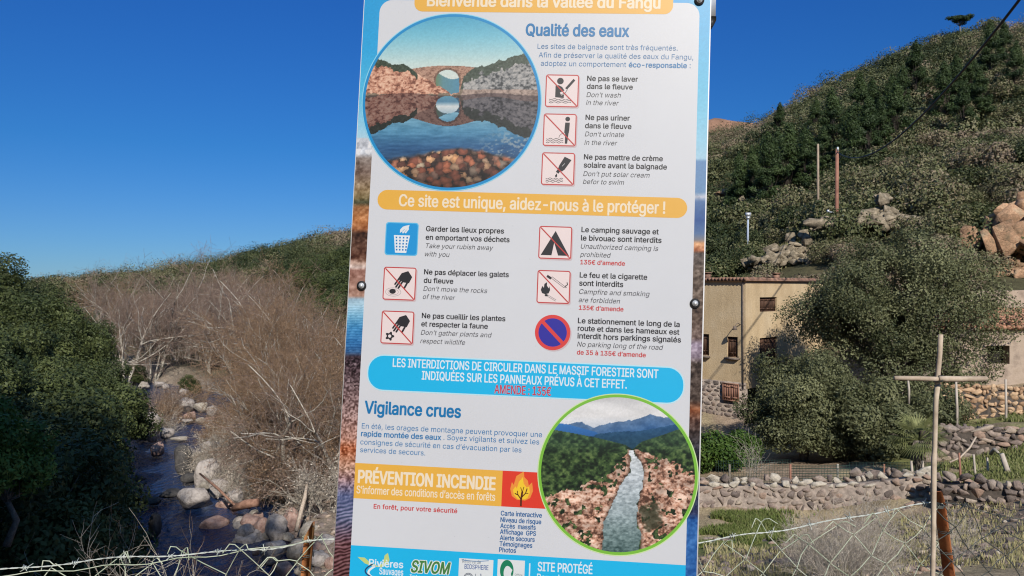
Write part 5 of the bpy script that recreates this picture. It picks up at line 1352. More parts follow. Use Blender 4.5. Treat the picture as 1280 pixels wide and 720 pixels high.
def left_strip(u, v):
    c = stops(v, [(-60, (28, 150, 215)), (60, (38, 165, 224)), (110, (80, 185, 228)), (160, (150, 205, 232)), (172, (172, 212, 232)), (173, (200, 205, 215)), (192, (190, 195, 205)), (198, (130, 118, 112)), (215, (128, 108, 98)), (238, (150, 128, 96)), (248, (110, 95, 60)), (253, (60, 62, 40)), (259, (150, 100, 60)), (275, (190, 125, 75)), (286, (170, 110, 70)), (292, (70, 45, 34)), (322, (95, 58, 42)), (329, (200, 170, 155)), (334, (210, 190, 182)), (338, (150, 108, 96)), (370, (165, 128, 112)), (374, (150, 180, 200)), (380, (170, 205, 225)), (395, (120, 180, 215)), (410, (60, 135, 190)), (430, (50, 115, 175)), (440, (45, 90, 140)), (446, (60, 45, 55)), (480, (95, 75, 78)), (520, (150, 120, 116)), (548, (170, 125, 110)), (560, (180, 105, 70)), (585, (185, 145, 125)), (600, (150, 120, 125)), (620, (90, 100, 140)), (650, (95, 100, 130)), (680, (95, 60, 65)), (720, (85, 50, 52)), (770, (70, 40, 42))])
    n_ = fbm(u / 3.2, v / 3.2, 3, 4); n2_ = fbm(u / 9, v / 7, 4, 4); fine = vnoise(u / 1.6, v / 1.6, 9)
    a = np.interp(v, [150, 172, 176, 330, 374, 380, 440, 446, 600, 640, 720], [0, 0, 90, 110, 70, 40, 60, 60, 60, 60, 60])
    c = c + ((n_ - .5) * a + (n2_ - .5) * a * .8)[..., None]
    pe_ = sstep(442, 450, v) * sstep(640, 600, v); c = c + ((fine - .5) * 150 * pe_)[..., None] * [1, .95, .95]
    wv = np.sin((v + (u - 430) * .25 + 5 * fbm(u / 12, v / 12, 6, 2)) * 1.35); c = c + (wv * 45 * sstep(615, 640, v))[..., None] * [1, .85, .9]
    wr_ = np.sin((v + 3 * n_) * 1.9); c = c + (wr_ * 16 * sstep(374, 385, v) * sstep(446, 438, v))[..., None]
    snow = sstep(.5, .62, fbm(u / 6 + v / 14, v / 9 - u / 20, 12, 3)) * sstep(172, 178, v) * sstep(198, 190, v); c = c + (np.array([235, 235, 238]) - c) * snow[..., None] * .8
    return c
def right_strip(u, v):
    c = stops(v, [(-60, (50, 165, 222)), (40, (58, 168, 220)), (110, (92, 188, 226)), (180, (150, 205, 232)), (198, (165, 205, 228)), (202, (98, 140, 188)), (240, (105, 145, 188)), (246, (190, 195, 210)), (252, (80, 115, 165)), (275, (45, 85, 150)), (292, (85, 115, 160)), (300, (130, 125, 130)), (304, (205, 150, 105)), (313, (190, 120, 80)), (317, (80, 70, 66)), (340, (92, 76, 64)), (400, (84, 66, 54)), (422, (105, 85, 78)), (430, (165, 150, 170)), (446, (150, 135, 150)), (455, (70, 56, 48)), (500, (76, 62, 54)), (512, (150, 90, 55)), (525, (90, 60, 48)), (545, (55, 45, 45)), (565, (28, 30, 45)), (620, (32, 36, 62)), (642, (40, 50, 90)), (650, (48, 105, 175)), (720, (42, 98, 168)), (770, (36, 88, 150))])
    n_ = fbm(u / 3.0, v / 3.0, 23, 4); n2_ = fbm(u / 8, v / 6, 24, 3)
    a = np.interp(v, [200, 240, 246, 252, 300, 306, 440, 560, 640, 660], [6, 6, 70, 8, 8, 130, 130, 110, 90, 60]); return c + ((n_ - .5) * a + (n2_ - .5) * a * .8)[..., None]
ins = 1.6 * PX
X, Y = grid(-.4 + ins * .0, -.352, PB + .003, PT - .003, 26, 900); picture('printed_border', panel, X, Y, None, left_strip, 0)
X, Y = grid(.352, .4 - ins * .3, PB + .003, PT - .003, 26, 900); picture('printed_border', panel, X, Y, None, right_strip, 0)
X, Y = grid(-.352, .352, .655, PT - .003, 60, 12); picture('printed_border', panel, X, Y, None, left_strip, 0)
# white page
xl = np.mean([S(461.3, 276)[0], S(446.9, 526)[0], S(471.5, 60)[0]]); xr = np.mean([S(875.2, 60)[0], S(866.2, 276)[0], S(861.4, 526)[0]])
yt = S(487, 0)[1]; sm = SM_()
sm.poly(np.concatenate([rr_pts(xl, PB + .02, xr, yt, .03)]), WHT, 1); sm.poly([(xl, PB + .003), (xr, PB + .003), (xr, -.5), (xl, -.5)], WHT, 1.4)
page = sm.put('printed_page', panel)
def band(p0, p1, r, c, k, name, parent=panel, edge=None):
    a, b = S(*p0), S(*p1); s_ = SM_()
    if edge: s_.rrect(a[0] - 1.6 * PX, b[1] - 1.6 * PX, b[0] + 1.6 * PX, a[1] + 1.6 * PX, r + 1.6 * PX, edge, k - .5)
    s_.rrect(a[0], b[1], b[0], a[1], r, c, k); return s_.put(name, parent)
def letters(parent, lines, name='lettering'):
    s_ = SM_()
    for L_ in lines: T(s_, *L_[:4], **(L_[4] if len(L_) > 4 else {}))
    return s_.put(name, parent)
# banners
o = band((519, -14), (841, 18), .02, YEL, 3, 'title_banner')
letters(o, [('Bienvenue dans la vallée du Fangu', (533.5, 7.8), (825.5, 10.6), CREAM, dict(bold=.028, cap=15 * PX))])
o = band((472.6, 237.0), (858.7, 272.9), .024, YEL, 3, 'slogan_banner')
letters(o, [('Ce site est unique, aidez-nous à le protéger !', (498.3, 257.8), (831.5, 266.8), CREAM, dict(bold=.022, cap=15 * PX))])
o = band((461.5, 443.8), (853.5, 504.3), .035, BLUE, 3, 'notice_box', edge=(190, 232, 246))
cd = dict(bold=.020, cap=10.6 * PX)
letters(o, [('LES INTERDICTIONS DE CIRCULER DANS LE MASSIF FORESTIER SONT', (490.8, 458.2), (822.8, 472.8), PALE, cd), ('INDIQUÉES SUR LES PANNEAUX PRÉVUS À CET EFFET.', (527, 474.8), (783.4, 485.2), PALE, cd),
            ('AMENDE : 135€', (617.8, 491.8), (688.7, 494.4), (196, 58, 84), dict(bold=.016, cap=10.6 * PX, halo=((170, 205, 232), .022)))])
# headings and paragraphs
b_ = .019
letters(panel, [('Qualité des eaux', (656.9, 43.8), (786.4, 46.4), HEAD, dict(bold=.028, cap=15.2 * PX))])
letters(panel, [('Vigilance crues', (455.3, 517.2), (576.2, 521.0), HEAD, dict(bold=.028, cap=15.2 * PX))])
letters(panel, [('Les sites de baignade sont très fréquentés.', (671.9, 60.8), (847, 63.4), PARA), ('Afin de préserver la qualité des eaux du Fangu,', (673.3, 71.5), (866.5, 74.7), PARA), ('adoptez un comportement', (676, 82), (782.6, 84), PARA), ('éco-responsable', (785.8, 84), (858.6, 85.2), HEAD, dict(bold=b_)), (':', (862, 85.2), (863.2, 85.2), PARA, dict(cap=7.2 * PX))])
letters(panel, [('En été, les orages de montagne peuvent provoquer une', (452.2, 535.6), (677.6, 546.2), HEAD), ('rapide montée des eaux', (451.2, 545.4), (551.6, 549.6), HEAD, dict(bold=b_)), ('. Soyez vigilants et suivez les', (554.4, 549.6), (674, 555.6), HEAD), ('consignes de sécurité en cas d’évacuation par les', (450.4, 555.8), (651.8, 565), HEAD), ('services de secours.', (450.2, 565.2), (531.6, 569.2), HEAD)])
IT = dict(ital=True)
BD = dict(bold=b_)
def rule(lines):
    letters(panel, lines, 'rule_text')
rule([('Ne pas se laver', (733.8, 101.0), (797.4, 102.2), INK, BD), ('dans le fleuve', (733.4, 110.9), (791, 112), INK, BD), ('Don’t wash', (733, 121.2), (776, 122.2), TXT, IT), ('in the river', (732.4, 131), (773.5, 132), TXT, IT)])
rule([('Ne pas uriner', (731.8, 149.7), (787.3, 151), INK, BD), ('dans le fleuve', (731.2, 160), (789.3, 161.4), INK, BD), ('Don’t urinate', (731, 170.2), (780.2, 171.6), TXT, IT), ('in the river', (730.4, 180.8), (771.6, 182), TXT, IT)])
rule([('Ne pas mettre de crème', (729.8, 199), (828.5, 201.6), INK, BD), ('solaire avant la baignade', (729.6, 209.2), (833.6, 212), INK, BD), ('Don’t put solar cream', (729, 219.9), (812, 222.2), TXT, IT), ('befor to swim', (728.6, 229.7), (780, 231.2), TXT, IT)])
rule([('Garder les lieux propres', (532.4, 288.8), (630, 292), INK, BD), ('en emportant vos déchets', (532, 299.5), (637, 302.8), INK, BD), ('Take your rubish away', (532.4, 310), (616.5, 312.6), TXT, IT), ('with you', (531, 320.2), (562, 321.3), TXT, IT)])
rule([('Ne pas déplacer les galets', (530, 343), (636, 346.2), INK, BD), ('du fleuve', (529.6, 353.4), (566.6, 354.6), INK, BD), ('Don’t move the rocks', (529.2, 363.8), (609, 366.2), TXT, IT), ('of the river', (528.6, 373.7), (569, 375), TXT, IT)])
rule([('Ne pas cueillir les plantes', (527.2, 397.8), (631.8, 401.2), INK, BD), ('et respecter la faune', (526.5, 408), (609.8, 410.8), INK, BD), ('Don’t gather plants and', (526, 418.5), (614.7, 421.6), TXT, IT), ('respect wildlife', (525.3, 428.8), (581.4, 431), TXT, IT)])
RD = dict(bold=b_)
rule([('Le camping sauvage et', (726.7, 290), (823.4, 293), INK, BD), ('le bivouac sont interdits', (726.1, 300.5), (826.9, 303.6), INK, BD), ('Unauthorized camping is', (726, 310.6), (822.8, 313.8), TXT, IT), ('prohibited', (725, 320.8), (763.5, 322), TXT, IT), ('135€ d’amende', (725.3, 330.3), (781.2, 332), RED, RD)])
rule([('Le feu et la cigarette', (724.5, 346.8), (809, 349.6), INK, BD), ('sont interdits', (723.9, 357), (779, 358.8), INK, BD), ('Campfire and smoking', (723.9, 367.5), (812, 370.4), TXT, IT), ('are forbidden', (723.3, 377.7), (774.9, 379.4), TXT, IT), ('135€ d’amende', (723.5, 387.2), (779.3, 389.2), RED, RD)])
rule([('Le stationnement le long de la', (722.3, 404), (849.6, 408.6), INK, BD), ('route et dans les hameaux est', (722, 413.5), (849.2, 418.2), INK, BD), ('interdit hors parkings signalés', (721.7, 423), (851.2, 428), INK, BD), ('No parking long of the road', (721.3, 433.2), (828.9, 437.2), TXT, IT), ('de 35 à 135€ d’amende', (721, 443), (807.2, 446.4), RED, RD)])

# pictograms
def icon(p0, p1, draw, slash=True, frame=True, label=None):
    a, b = S(*p0), S(*p1); x0, y1, x1, y0 = a[0], a[1], b[0], b[1]; w = ((x1 - x0) + (y1 - y0)) / 2; cx_, cy_ = (x0 + x1) / 2, (y0 + y1) / 2; x0, x1, y0, y1 = cx_ - w / 2, cx_ + w / 2, cy_ - w / 2, cy_ + w / 2
    q = lambda P: np.stack([x0 + np.asarray(P, float)[:, 0] * w, y1 - np.asarray(P, float)[:, 1] * w], 1)
    s_ = SM_()
    if frame:
        s_.rrect(x0 + .035 * w, y0 - .04 * w, x1 + .035 * w, y1 - .04 * w, .075 * w, (206, 188, 192), 2)
        s_.rrect(x0, y0, x1, y1, .075 * w, (238, 222, 222), 3); s_.frame(x0, y0, x1, y1, .075 * w, .032 * w, (196, 62, 62), 4)
    else: s_.rrect(x0, y0, x1, y1, .09 * w, (95, 190, 235), 3.4)
    pic = s_.put('pictogram', panel); s_ = SM_(); draw(s_, q, w); s_.put('symbol', pic)
    if slash:
        s_ = SM_(); s_.stroke(q([(.05, .05), (.95, .95)]), .034 * w, (196, 62, 62), 7); s_.put('slash', pic)
    return pic
D = (40, 40, 46)
def waves(s_, q, w, x0, x1, ys, amp=.018):
    for y in ys:
        t = np.linspace(0, 1, 28); s_.stroke(q(np.stack([x0 + (x1 - x0) * t, y + amp * np.sin(t * 3 * 2 * math.pi)], 1)), .016 * w, (70, 70, 76), 5)
def circ(s_, q, w, c, r, col=D, k=5): a = np.arange(28) * 2 * math.pi / 28; s_.poly(q(np.stack([c[0] + r * np.cos(a), c[1] + r * np.sin(a)], 1)), col, k)
def d_wash(s_, q, w):
    circ(s_, q, w, (.44, .20), .10); s_.poly(q([(.30, .34), (.40, .33), (.50, .38), (.58, .50), (.56, .68), (.56, .72), (.30, .70)]), D, 5)
    s_.stroke(q([(.46, .60), (.62, .52), (.70, .38)]), .10 * w, (238, 226, 226), 5.5); s_.stroke(q([(.62, .44), (.86, .15)]), .075 * w, D, 6); s_.stroke(q([(.48, .62), (.60, .56), (.66, .46)]), .018 * w, D, 6); waves(s_, q, w, .12, .78, (.76, .81, .86))
def d_urin(s_, q, w):
    circ(s_, q, w, (.73, .16), .072); s_.poly(q([(.66, .27), (.80, .27), (.79, .50), (.77, .62), (.74, .92), (.67, .92), (.67, .62), (.64, .56)]), D, 5); s_.stroke(q([(.66, .58), (.56, .62), (.50, .68), (.48, .76)]), .014 * w, D, 5); waves(s_, q, w, .10, .62, (.78, .835, .89))
def d_cream(s_, q, w):
    s_.poly(q([(.69, .12), (.90, .22), (.70, .52), (.62, .58), (.50, .50), (.53, .40)]), D, 5); s_.stroke(q([(.54, .53), (.48, .62)]), .10 * w, D, 5); s_.stroke(q([(.62, .42), (.70, .33)]), .012 * w, (220, 220, 222), 6); circ(s_, q, w, (.45, .72), .034); s_.poly(q([(.42, .71), (.48, .71), (.475, .63)]), D, 5); waves(s_, q, w, .14, .66, (.80, .85, .90))
def hand(s_, q, w):
    s_.poly(q([(.75, .11), (.88, .29), (.79, .48), (.62, .46), (.44, .36), (.55, .18)]), D, 5)
    for a, b, r in (((.47, .36), (.365, .52), .052), ((.53, .40), (.40, .60), .056), ((.59, .44), (.475, .63), .054), ((.76, .42), (.66, .62), .058)):
        s_.stroke(q([a, b]), r * w, D, 5.5); circ(s_, q, w, b, r / 2, D, 5.5)
def d_rock(s_, q, w):
    hand(s_, q, w)
    for r in (.24, .165): s_.ring(q([(.32, .76)])[0], r * w, r * w * .55, .010 * w, (150, 150, 154), 5, 40)
    s_.ell(q([(.30, .74)])[0], .10 * w, .075 * w, D, 6)
def d_plant(s_, q, w):
    hand(s_, q, w); a = np.arange(60) * 2 * math.pi / 60; r = .115 + .028 * np.cos(5 * a); s_.poly(q(np.stack([.28 + r * np.cos(a), .77 + r * np.sin(a)], 1)), D, 6); circ(s_, q, w, (.28, .77), .048, (238, 226, 226), 7)
def d_tent(s_, q, w):
    s_.poly(q([(.07, .89), (.50, .14), (.93, .89), (.60, .89), (.47, .50), (.40, .89)]), D, 5)
def d_fire(s_, q, w):
    s_.poly(q([(.12, .60), (.16, .48), (.21, .54), (.22, .42), (.30, .36), (.30, .47), (.36, .55), (.38, .48), (.40, .60), (.36, .70), (.26, .73), (.16, .70)]), D, 5)
    s_.stroke(q([(.29, .17), (.42, .25)]), .075 * w, D, 5); s_.stroke(q([(.42, .235), (.82, .52)]), .012 * w, D, 5); s_.stroke(q([(.44, .19), (.84, .475)]), .012 * w, D, 5); s_.stroke(q([(.84, .475), (.82, .52)]), .012 * w, D, 5)
    s_.stroke(q([(.88, .52), (.86, .46), (.92, .42), (.90, .35)]), .03 * w, D, 5); s_.ell(q([(.29, .76)])[0], .05 * w, .035 * w, D, 5); s_.stroke(q([(.31, .78), (.58, .93)]), .012 * w, (110, 110, 114), 5); s_.stroke(q([(.32, .74), (.59, .89)]), .012 * w, (110, 110, 114), 5)
icon((682, 93.6), (723.2, 133.8), d_wash); icon((679.2, 142.4), (720.2, 182.6), d_urin); icon((677.2, 190.8), (717.9, 231.6), d_cream)
icon((479.2, 334.2), (519.8, 375), d_rock); icon((476.2, 389.2), (517.4, 429.6), d_plant); icon((673.1, 283.4), (715.1, 323.4), d_tent); icon((670.9, 338.4), (713.1, 379), d_fire)
def d_bin(s_, q, w):
    s_.rrect(*q([(0.03, .97)])[0], *q([(.97, .03)])[0], .08 * w, (18, 152, 222), 4); s_.frame(*q([(0.0, 1.0)])[0], *q([(1.0, .0)])[0], .09 * w, .03 * w, (95, 190, 235), 3.5)
    s_.poly(q([(.26, .39), (.75, .39), (.66, .92), (.32, .92)]), (232, 238, 244), 5)
    for r in range(5):
        for c in range(4):
            y = .46 + r * .092; h = .5 - (y - .4) * .30; x = .505 + (c - 1.5) * .112 * (1 - .42 * (y - .4)); s_.poly(q([(x - .026, y - .026), (x + .026, y - .026), (x + .022, y + .026), (x - .022, y + .026)]), (40, 130, 200), 6)
    s_.poly(q([(.44, .22), (.52, .13), (.60, .10), (.72, .07), (.70, .15), (.71, .20), (.66, .27), (.62, .33), (.57, .30), (.53, .34), (.50, .28), (.44, .32)]), (225, 233, 240), 5); s_.stroke(q([(.50, .28), (.58, .20)]), .012 * w, (90, 160, 210), 6); s_.stroke(q([(.57, .30), (.64, .22)]), .012 * w, (90, 160, 210), 6)
icon((481.4, 278.6), (522.9, 318.9), d_bin, slash=False, frame=False)
s_ = SM_(); c0 = S(690.8, 415.6); r_ = 22.3 * PX; s_.ell(c0 + [1.5 * PX, -1.5 * PX], r_, r_, (204, 188, 194), 2.5, 64); s_.ell(c0, r_, r_, (222, 70, 68), 3, 64); pic = s_.put('pictogram', panel)
s_ = SM_(); s_.ell(c0, r_ * .80, r_ * .80, (48, 46, 162), 4, 64); s_.put('symbol', pic); s_ = SM_(); s_.stroke([c0 + [-r_ * .60, r_ * .60], c0 + [r_ * .60, -r_ * .60]], r_ * .20, (222, 70, 68), 5); s_.put('slash', pic)

# fire prevention band
a, b = S(442, 578.4), S(626.6, 632.9); s_ = SM_(); s_.poly([(xl, b[1]), (b[0], b[1]), (b[0], a[1]), (xl, a[1])], YEL, 3); ob = s_.put('prevention_band', panel)
letters(ob, [('PRÉVENTION INCENDIE', (447.1, 603), (619.4, 612.4), CREAM, dict(bold=.036, cap=15.4 * PX)), ('S’informer des conditions d’accès en forêts', (445.5, 617.3), (619, 625), CREAM, dict(bold=.016, cap=9.4 * PX))])
s_ = SM_(); xr2 = S(690, 610)[0]; s_.poly([(b[0], b[1]), (xr2, b[1]), (xr2, a[1]), (b[0], a[1])], (226, 62, 44), 3); of = s_.put('fire_badge', panel)
c1, c2 = S(637, 632), S(668, 590)
g = lambda P: np.stack([c1[0] + np.asarray(P, float)[:, 0] * (c2[0] - c1[0]), c1[1] + np.asarray(P, float)[:, 1] * (c2[1] - c1[1])], 1)
s_ = SM_(); s_.poly(g([(.30, .18), (.08, .28), (0, .48), (.06, .68), (.14, .60), (.24, .86), (.55, 1.0), (.58, .84), (.74, .74), (.78, .60), (.92, .70), (.97, .45), (.86, .25), (.65, .17)]), (240, 150, 62), 4)
s_.poly(g([(.34, .20), (.16, .32), (.12, .46), (.22, .56), (.28, .50), (.36, .70), (.52, .84), (.56, .66), (.70, .54), (.80, .58), (.84, .40), (.74, .24), (.60, .20)]), (248, 205, 52), 5); s_.put('flame', of)
s_ = SM_(); tc_ = (92, 40, 18)
for P, w_ in (([(.48, 0), (.48, .2), (.52, .42)], .08), ([(.48, .2), (.34, .32), (.20, .36)], .045), ([(.34, .32), (.30, .44)], .035), ([(.50, .26), (.66, .38), (.72, .52)], .045), ([(.66, .38), (.78, .38)], .03), ([(.52, .4), (.44, .54)], .03), ([(.52, .4), (.58, .56)], .03)): s_.stroke(g(P), w_ * (c2[0] - c1[0]), tc_, 6)
s_.put('burnt_tree', of)
letters(panel, [('En forêt, pour votre sécurité', (467, 635.6), (571.6, 641.2), RED, dict(bold=.022, space=1.05))])
LB = (34, 100, 160)
letters(panel, [(t_, p_, q_, LB, dict(bold=.022, cap=5.6 * PX)) for t_, p_, q_ in (('Carte interactive', (625.9, 644), (677.4, 647)), ('Niveau de risque', (625.5, 652.2), (676.6, 655)), ('Accès  massifs', (625.3, 659.8), (669.7, 662)), ('Affichage  GPS', (624.9, 667.4), (670, 669.4)), ('Alerte secours', (624.7, 674.8), (668.4, 677)), ('Témoignages', (624.3, 682.4), (665.4, 684.4)), ('Photos', (623.8, 689.8), (645, 690.8)))])

# footer
fy_ = (S(438.6, 681.7)[1] + S(856.3, 706)[1]) / 2; s_ = SM_(); s_.poly([(xl, PB + .003), (xr, PB + .003), (xr, fy_), (xl, fy_)], BLUE, 3); foot = s_.put('footer_band', panel)
letters(foot, [('SITE PROTÉGÉ', (671.9, 714), (740.5, 716.6), PALE, dict(bold=.022, cap=10.6 * PX)), ('Renseignements', (671, 727.2), (742, 729.6), PALE, dict(bold=.012, cap=9 * PX))])
s_ = SM_(); a = S(661.5, 704); s_.poly([(a[0], a[1]), (a[0] + 1.6 * PX, a[1]), (a[0] + 1.6 * PX, PB + .015), (a[0], PB + .015)], PALE, 4); s_.put('divider', foot)
# logos
s_ = SM_(); T(s_, 'Rivières', (461, 706.5), (504, 711), PALE, k=5, bold=.02, cap=8.5 * PX); T(s_, 'Sauvages', (474, 717.5), (504, 719.5), PALE, k=5, bold=.02, cap=8 * PX)
sp = lambda P: np.array([S(*q_) for q_ in P])
s_.poly(sp([(447, 696), (456, 697), (463, 703), (472, 707), (479, 704), (481, 694), (485, 691), (487, 700), (484, 706), (477, 709), (466, 708), (456, 704)]), (196, 214, 132), 4.5)
t_ = np.linspace(0, 1, 30); cv = np.stack([466 - 17 * np.sin(t_ * 3.1) * (1 - t_ * .3) + 12 * t_, 705 + 22 * t_], 1); s_.stroke(sp(cv), 1.8 * PX, (30, 70, 120), 5.5); s_.stroke(sp(cv + [4, 2]), 2.6 * PX, (232, 240, 246), 5)
s_.put('river_logo', foot)
s_ = SM_(); T(s_, 'SIVOM', (513.5, 714.5), (563, 718), (70, 130, 70), k=6, bold=.03, ital=True, cap=14 * PX, halo=((232, 240, 236), .05)); T(s_, 'Intercommunal', (512, 723.5), (566, 726), PALE, k=5, bold=.01, cap=5 * PX); s_.put('intercommunal_logo', foot)
def lbox(p0, p1, name):
    a, b = S(*p0), S(*p1); s_ = SM_(); s_.poly([(a[0], b[1]), (b[0], b[1]), (b[0], a[1]), (a[0], a[1])], (224, 230, 234), 4); return s_
s_ = lbox((574, 697.5), (615, 745), 'x'); T(s_, 'Réserve de', (578, 703.6), (601, 704.8), (120, 130, 140), k=5, cap=4.5 * PX); T(s_, 'BIOSPHERE', (580.6, 710.6), (610.5, 712.6), (70, 100, 160), k=5, bold=.012, cap=5.6 * PX)
t_ = np.linspace(0, math.pi, 24); c_0 = S(585.5, 722)
for rr3 in (5.5, 4.2): s_.stroke(np.stack([c_0[0] + rr3 * PX * np.cos(t_), c_0[1] + rr3 * PX * np.sin(t_)], 1), .8 * PX, (80, 90, 110), 5)
s_.ell(c_0, 2.4 * PX, 2.4 * PX, (80, 90, 110), 5); s_.stroke(sp([(594.5, 717), (594.5, 735)]), .7 * PX, (110, 120, 135), 5); s_.stroke(sp([(601, 717), (601.5, 723), (600.5, 730)]), 1.2 * PX, (110, 120, 150), 5)
t_ = np.linspace(0, 1, 12); s_.stroke(sp(np.stack([577 + 34 * t_, 699.6 + 1.2 * t_ + 1.2 * np.sin(t_ * 3.14)], 1)), .9 * PX, (90, 140, 190), 5); s_.put('biosphere_logo', foot)
s_ = lbox((622.3, 698.8), (654.5, 745), 'x'); c_0 = S(633.5, 713); s_.ell(c_0, 8.4 * PX, 12.8 * PX, (22, 128, 92), 5); s_.ell(c_0 + [.8 * PX, -3 * PX], 4.6 * PX, 8.6 * PX, (224, 230, 234), 6); s_.poly(c_0 + np.array([(-1.5, -13), (-.5, 2), (3, 5), (7, 1), (5, -4), (9, -13)]) * PX, (224, 230, 234), 7); T(s_, 'Office', (643.5, 719.5), (653, 720), (90, 120, 110), k=5); s_.put('forest_logo', foot)

# round pictures
def mixc(a, b, t): return a + (np.asarray(b, float) - a) * t[..., None]
def rocks(u, v, seed, dark, midc, light, sc_=1.0):
    n_ = fbm(u / (9 * sc_) + v / (16 * sc_), v / (6 * sc_), seed, 4); m_ = fbm(u / (3.2 * sc_), v / (2.6 * sc_), seed + 5, 3); rdg = 1 - np.abs(2 * fbm(u / (7 * sc_) - v / (22 * sc_), v / (5 * sc_), seed + 9, 3) - 1) * 2.4
    f_ = vnoise(u / (1.3 * sc_), v / (1.2 * sc_), seed + 21); t = np.clip((n_ - .5) * 1.1 + (m_ - .5) * 1.5 + (f_ - .5) * .35 + .58 - .28 * sstep(.5, .95, rdg), 0, 1); return stops(t, [(0, dark), (.10, dark), (.42, midc), (.9, light), (1, light)])
def pebbles(u, v, seed, cell):
    best = np.full(u.shape, 9.); bc = np.zeros(u.shape); gu, gv = u / cell, v / (cell * .78); iu, iv = np.floor(gu), np.floor(gv)
    for a in (-1, 0, 1):
        for b in (-1, 0, 1):
            ju, jv = iu + a, iv + b; h_ = lambda s__: vnoise(ju * 7.3 + s__, jv * 5.1 + s__, seed)
            px_, py_ = ju + h_(.5), jv + h_(3.5); dd_ = np.hypot(gu - px_, gv - py_) / (.55 + .6 * h_(9.5)); bt = dd_ < best; best = np.where(bt, dd_, best); bc = np.where(bt, h_(17.5), bc)
    return best, bc
def pic_bridge(u, v):
    c = stops(v, [(14, (66, 158, 196)), (45, (120, 190, 212)), (80, (196, 218, 216)), (100, (214, 222, 216))])
    def land(u, v):
        out = np.full(u.shape + (3,), np.nan)
        hill = (v > 92 + 4 * np.sin((u - 545) / 8)) ; 
        arch_top = 82 + ((u - 560) / 38) ** 2 * 3.0
        hole = (((u - 559.5) / 14.5) ** 2 + ((v - 100) / 12.5) ** 2 < 1) | ((np.abs(u - 559.5) < 14.5) & (v > 100))
        br = (v > arch_top) & (u > 505) & (u < 640) & ~hole & (v < 125)
        bc_ = rocks(u, v, 71, (120, 88, 74), (168, 130, 112), (186, 150, 130), .35)
        rim = (((u - 559.5) / 17) ** 2 + ((v - 100) / 15) ** 2 < 1) & ~hole; bc_ = np.where(rim[..., None], bc_ * .72, bc_)
        out = np.where(br[..., None], bc_, out)
        bh = hole & (v > 94 + 5 * np.sin((u - 552) / 9)); hc = stops((u - 545) / 30, [(0, (104, 132, 104)), (.3, (96, 140, 150)), (1, (84, 140, 168))]); out = np.where(bh[..., None], hc, out)
        nz = fbm(u / 6, v * 0 + 3, 81, 3)
        lt = np.interp(u, [450, 462, 470, 480, 492, 504, 515, 522, 545, 562], [84, 72, 73, 76, 80, 80, 86, 92, 106, 117]) + (nz - .5) * 6
        lm = v > lt; lc = rocks(u, v, 73, (122, 76, 62), (196, 140, 116), (232, 190, 164)); veg = lm & (v < lt + 7 + 14 * (fbm(u / 8, v / 8, 83, 3) - .45)) & (u < 522); lc = np.where(veg[..., None], np.array([58, 72, 58]) + (fbm(u / 2, v / 2, 5, 3)[..., None] - .5) * 60, lc)
        out = np.where(lm[..., None], lc, out)
        rt_ = np.interp(u, [574, 580, 590, 606, 620, 640, 655, 680], [118, 96, 86, 82, 78, 72, 67, 62]) + (nz - .5) * 7
        rm_ = v > rt_; rc_ = rocks(u, v, 75, (62, 66, 70), (126, 128, 130), (176, 174, 172)); veg = rm_ & (v < rt_ + 10 + 22 * (fbm(u / 7, v / 7, 85, 3) - .45)); rc_ = np.where(veg[..., None], np.array([72, 84, 74]) + (fbm(u / 2, v / 2, 6, 3)[..., None] - .5) * 60, rc_)
        low = rm_ & (v > 112); rc_ = np.where(low[..., None], rc_ * .5 + np.array([190, 150, 130]) * .5, rc_)
        return np.where(rm_[..., None], rc_, out)
    wl_ = 118 + 1.5 * np.sin(u / 17)
    up = land(u, v); c = np.where(np.isnan(up), c, up)
    vm = wl_ - (v - wl_) * .98; rf = land(u + (fbm(u / 5, v / 2, 91, 2) - .5) * 3, vm); rdark = np.nan_to_num(rf) * .66 + np.array([-6, -8, -2])
    sk = stops(v, [(118, (196, 206, 206)), (140, (120, 168, 190)), (165, (76, 136, 172)), (185, (44, 92, 138)), (205, (30, 62, 96)), (240, (34, 44, 60))])
    rp = fbm(u / 14, v / 2.5, 93, 3); sk = sk + ((rp - .5) * 50)[..., None]
    stn = sstep(.56, .68, fbm(u / 4, v / 2.4, 95, 3)) * sstep(600, 660, u + (v - 160)) * sstep(150, 175, v); sk = mixc(sk, (165, 172, 176), stn * .7)
    wat = np.where(np.isnan(rf) | (vm < 62)[..., None], sk, rdark)
    dkl = sstep(118, 150, v) * sstep(580, 660, u) * 0; 
    c = np.where((v > wl_)[..., None], wat, c)
    ell_ = ((u - 559.5) / 14.5) ** 2 + ((v - 131) / 11) ** 2 < 1; c = np.where((ell_ & (v > wl_))[..., None], stops(v, [(118, (96, 150, 170)), (127, (80, 130, 160)), (133, (206, 212, 214)), (143, (150, 175, 190))]), c)
    b_, bc = pebbles(u + 8 * fbm(u / 5, v / 5, 2, 3), v + 6 * fbm(u / 5, v / 5, 8, 3), 31, 10.5); b2, bc2 = pebbles(u + 40, v, 37, 6.5)
    edge = 196 - 10 * np.exp(-((u - 562) / 34) ** 2) - 6 * np.exp(-((u - 600) / 22) ** 2) + 6 * (fbm(u / 9, v / 9, 97, 2) - .5) + np.where(u < 500, (500 - u) * .25, 0)
    pm = sstep(-2, 4, v - edge)
    pc = stops(bc, [(0, (70, 48, 44)), (.3, (120, 72, 58)), (.5, (152, 92, 68)), (.65, (96, 92, 90)), (.8, (196, 142, 98)), (1, (150, 140, 124))]); sh = np.clip(1.35 - b_ * .9 - (0 * v), .2, 1.2); pc = pc * sh[..., None]
    p2 = stops(bc2, [(0, (36, 34, 38)), (.5, (72, 54, 50)), (1, (120, 98, 84))]) * np.clip(1.1 - b2 * .6, .15, 1)[..., None]
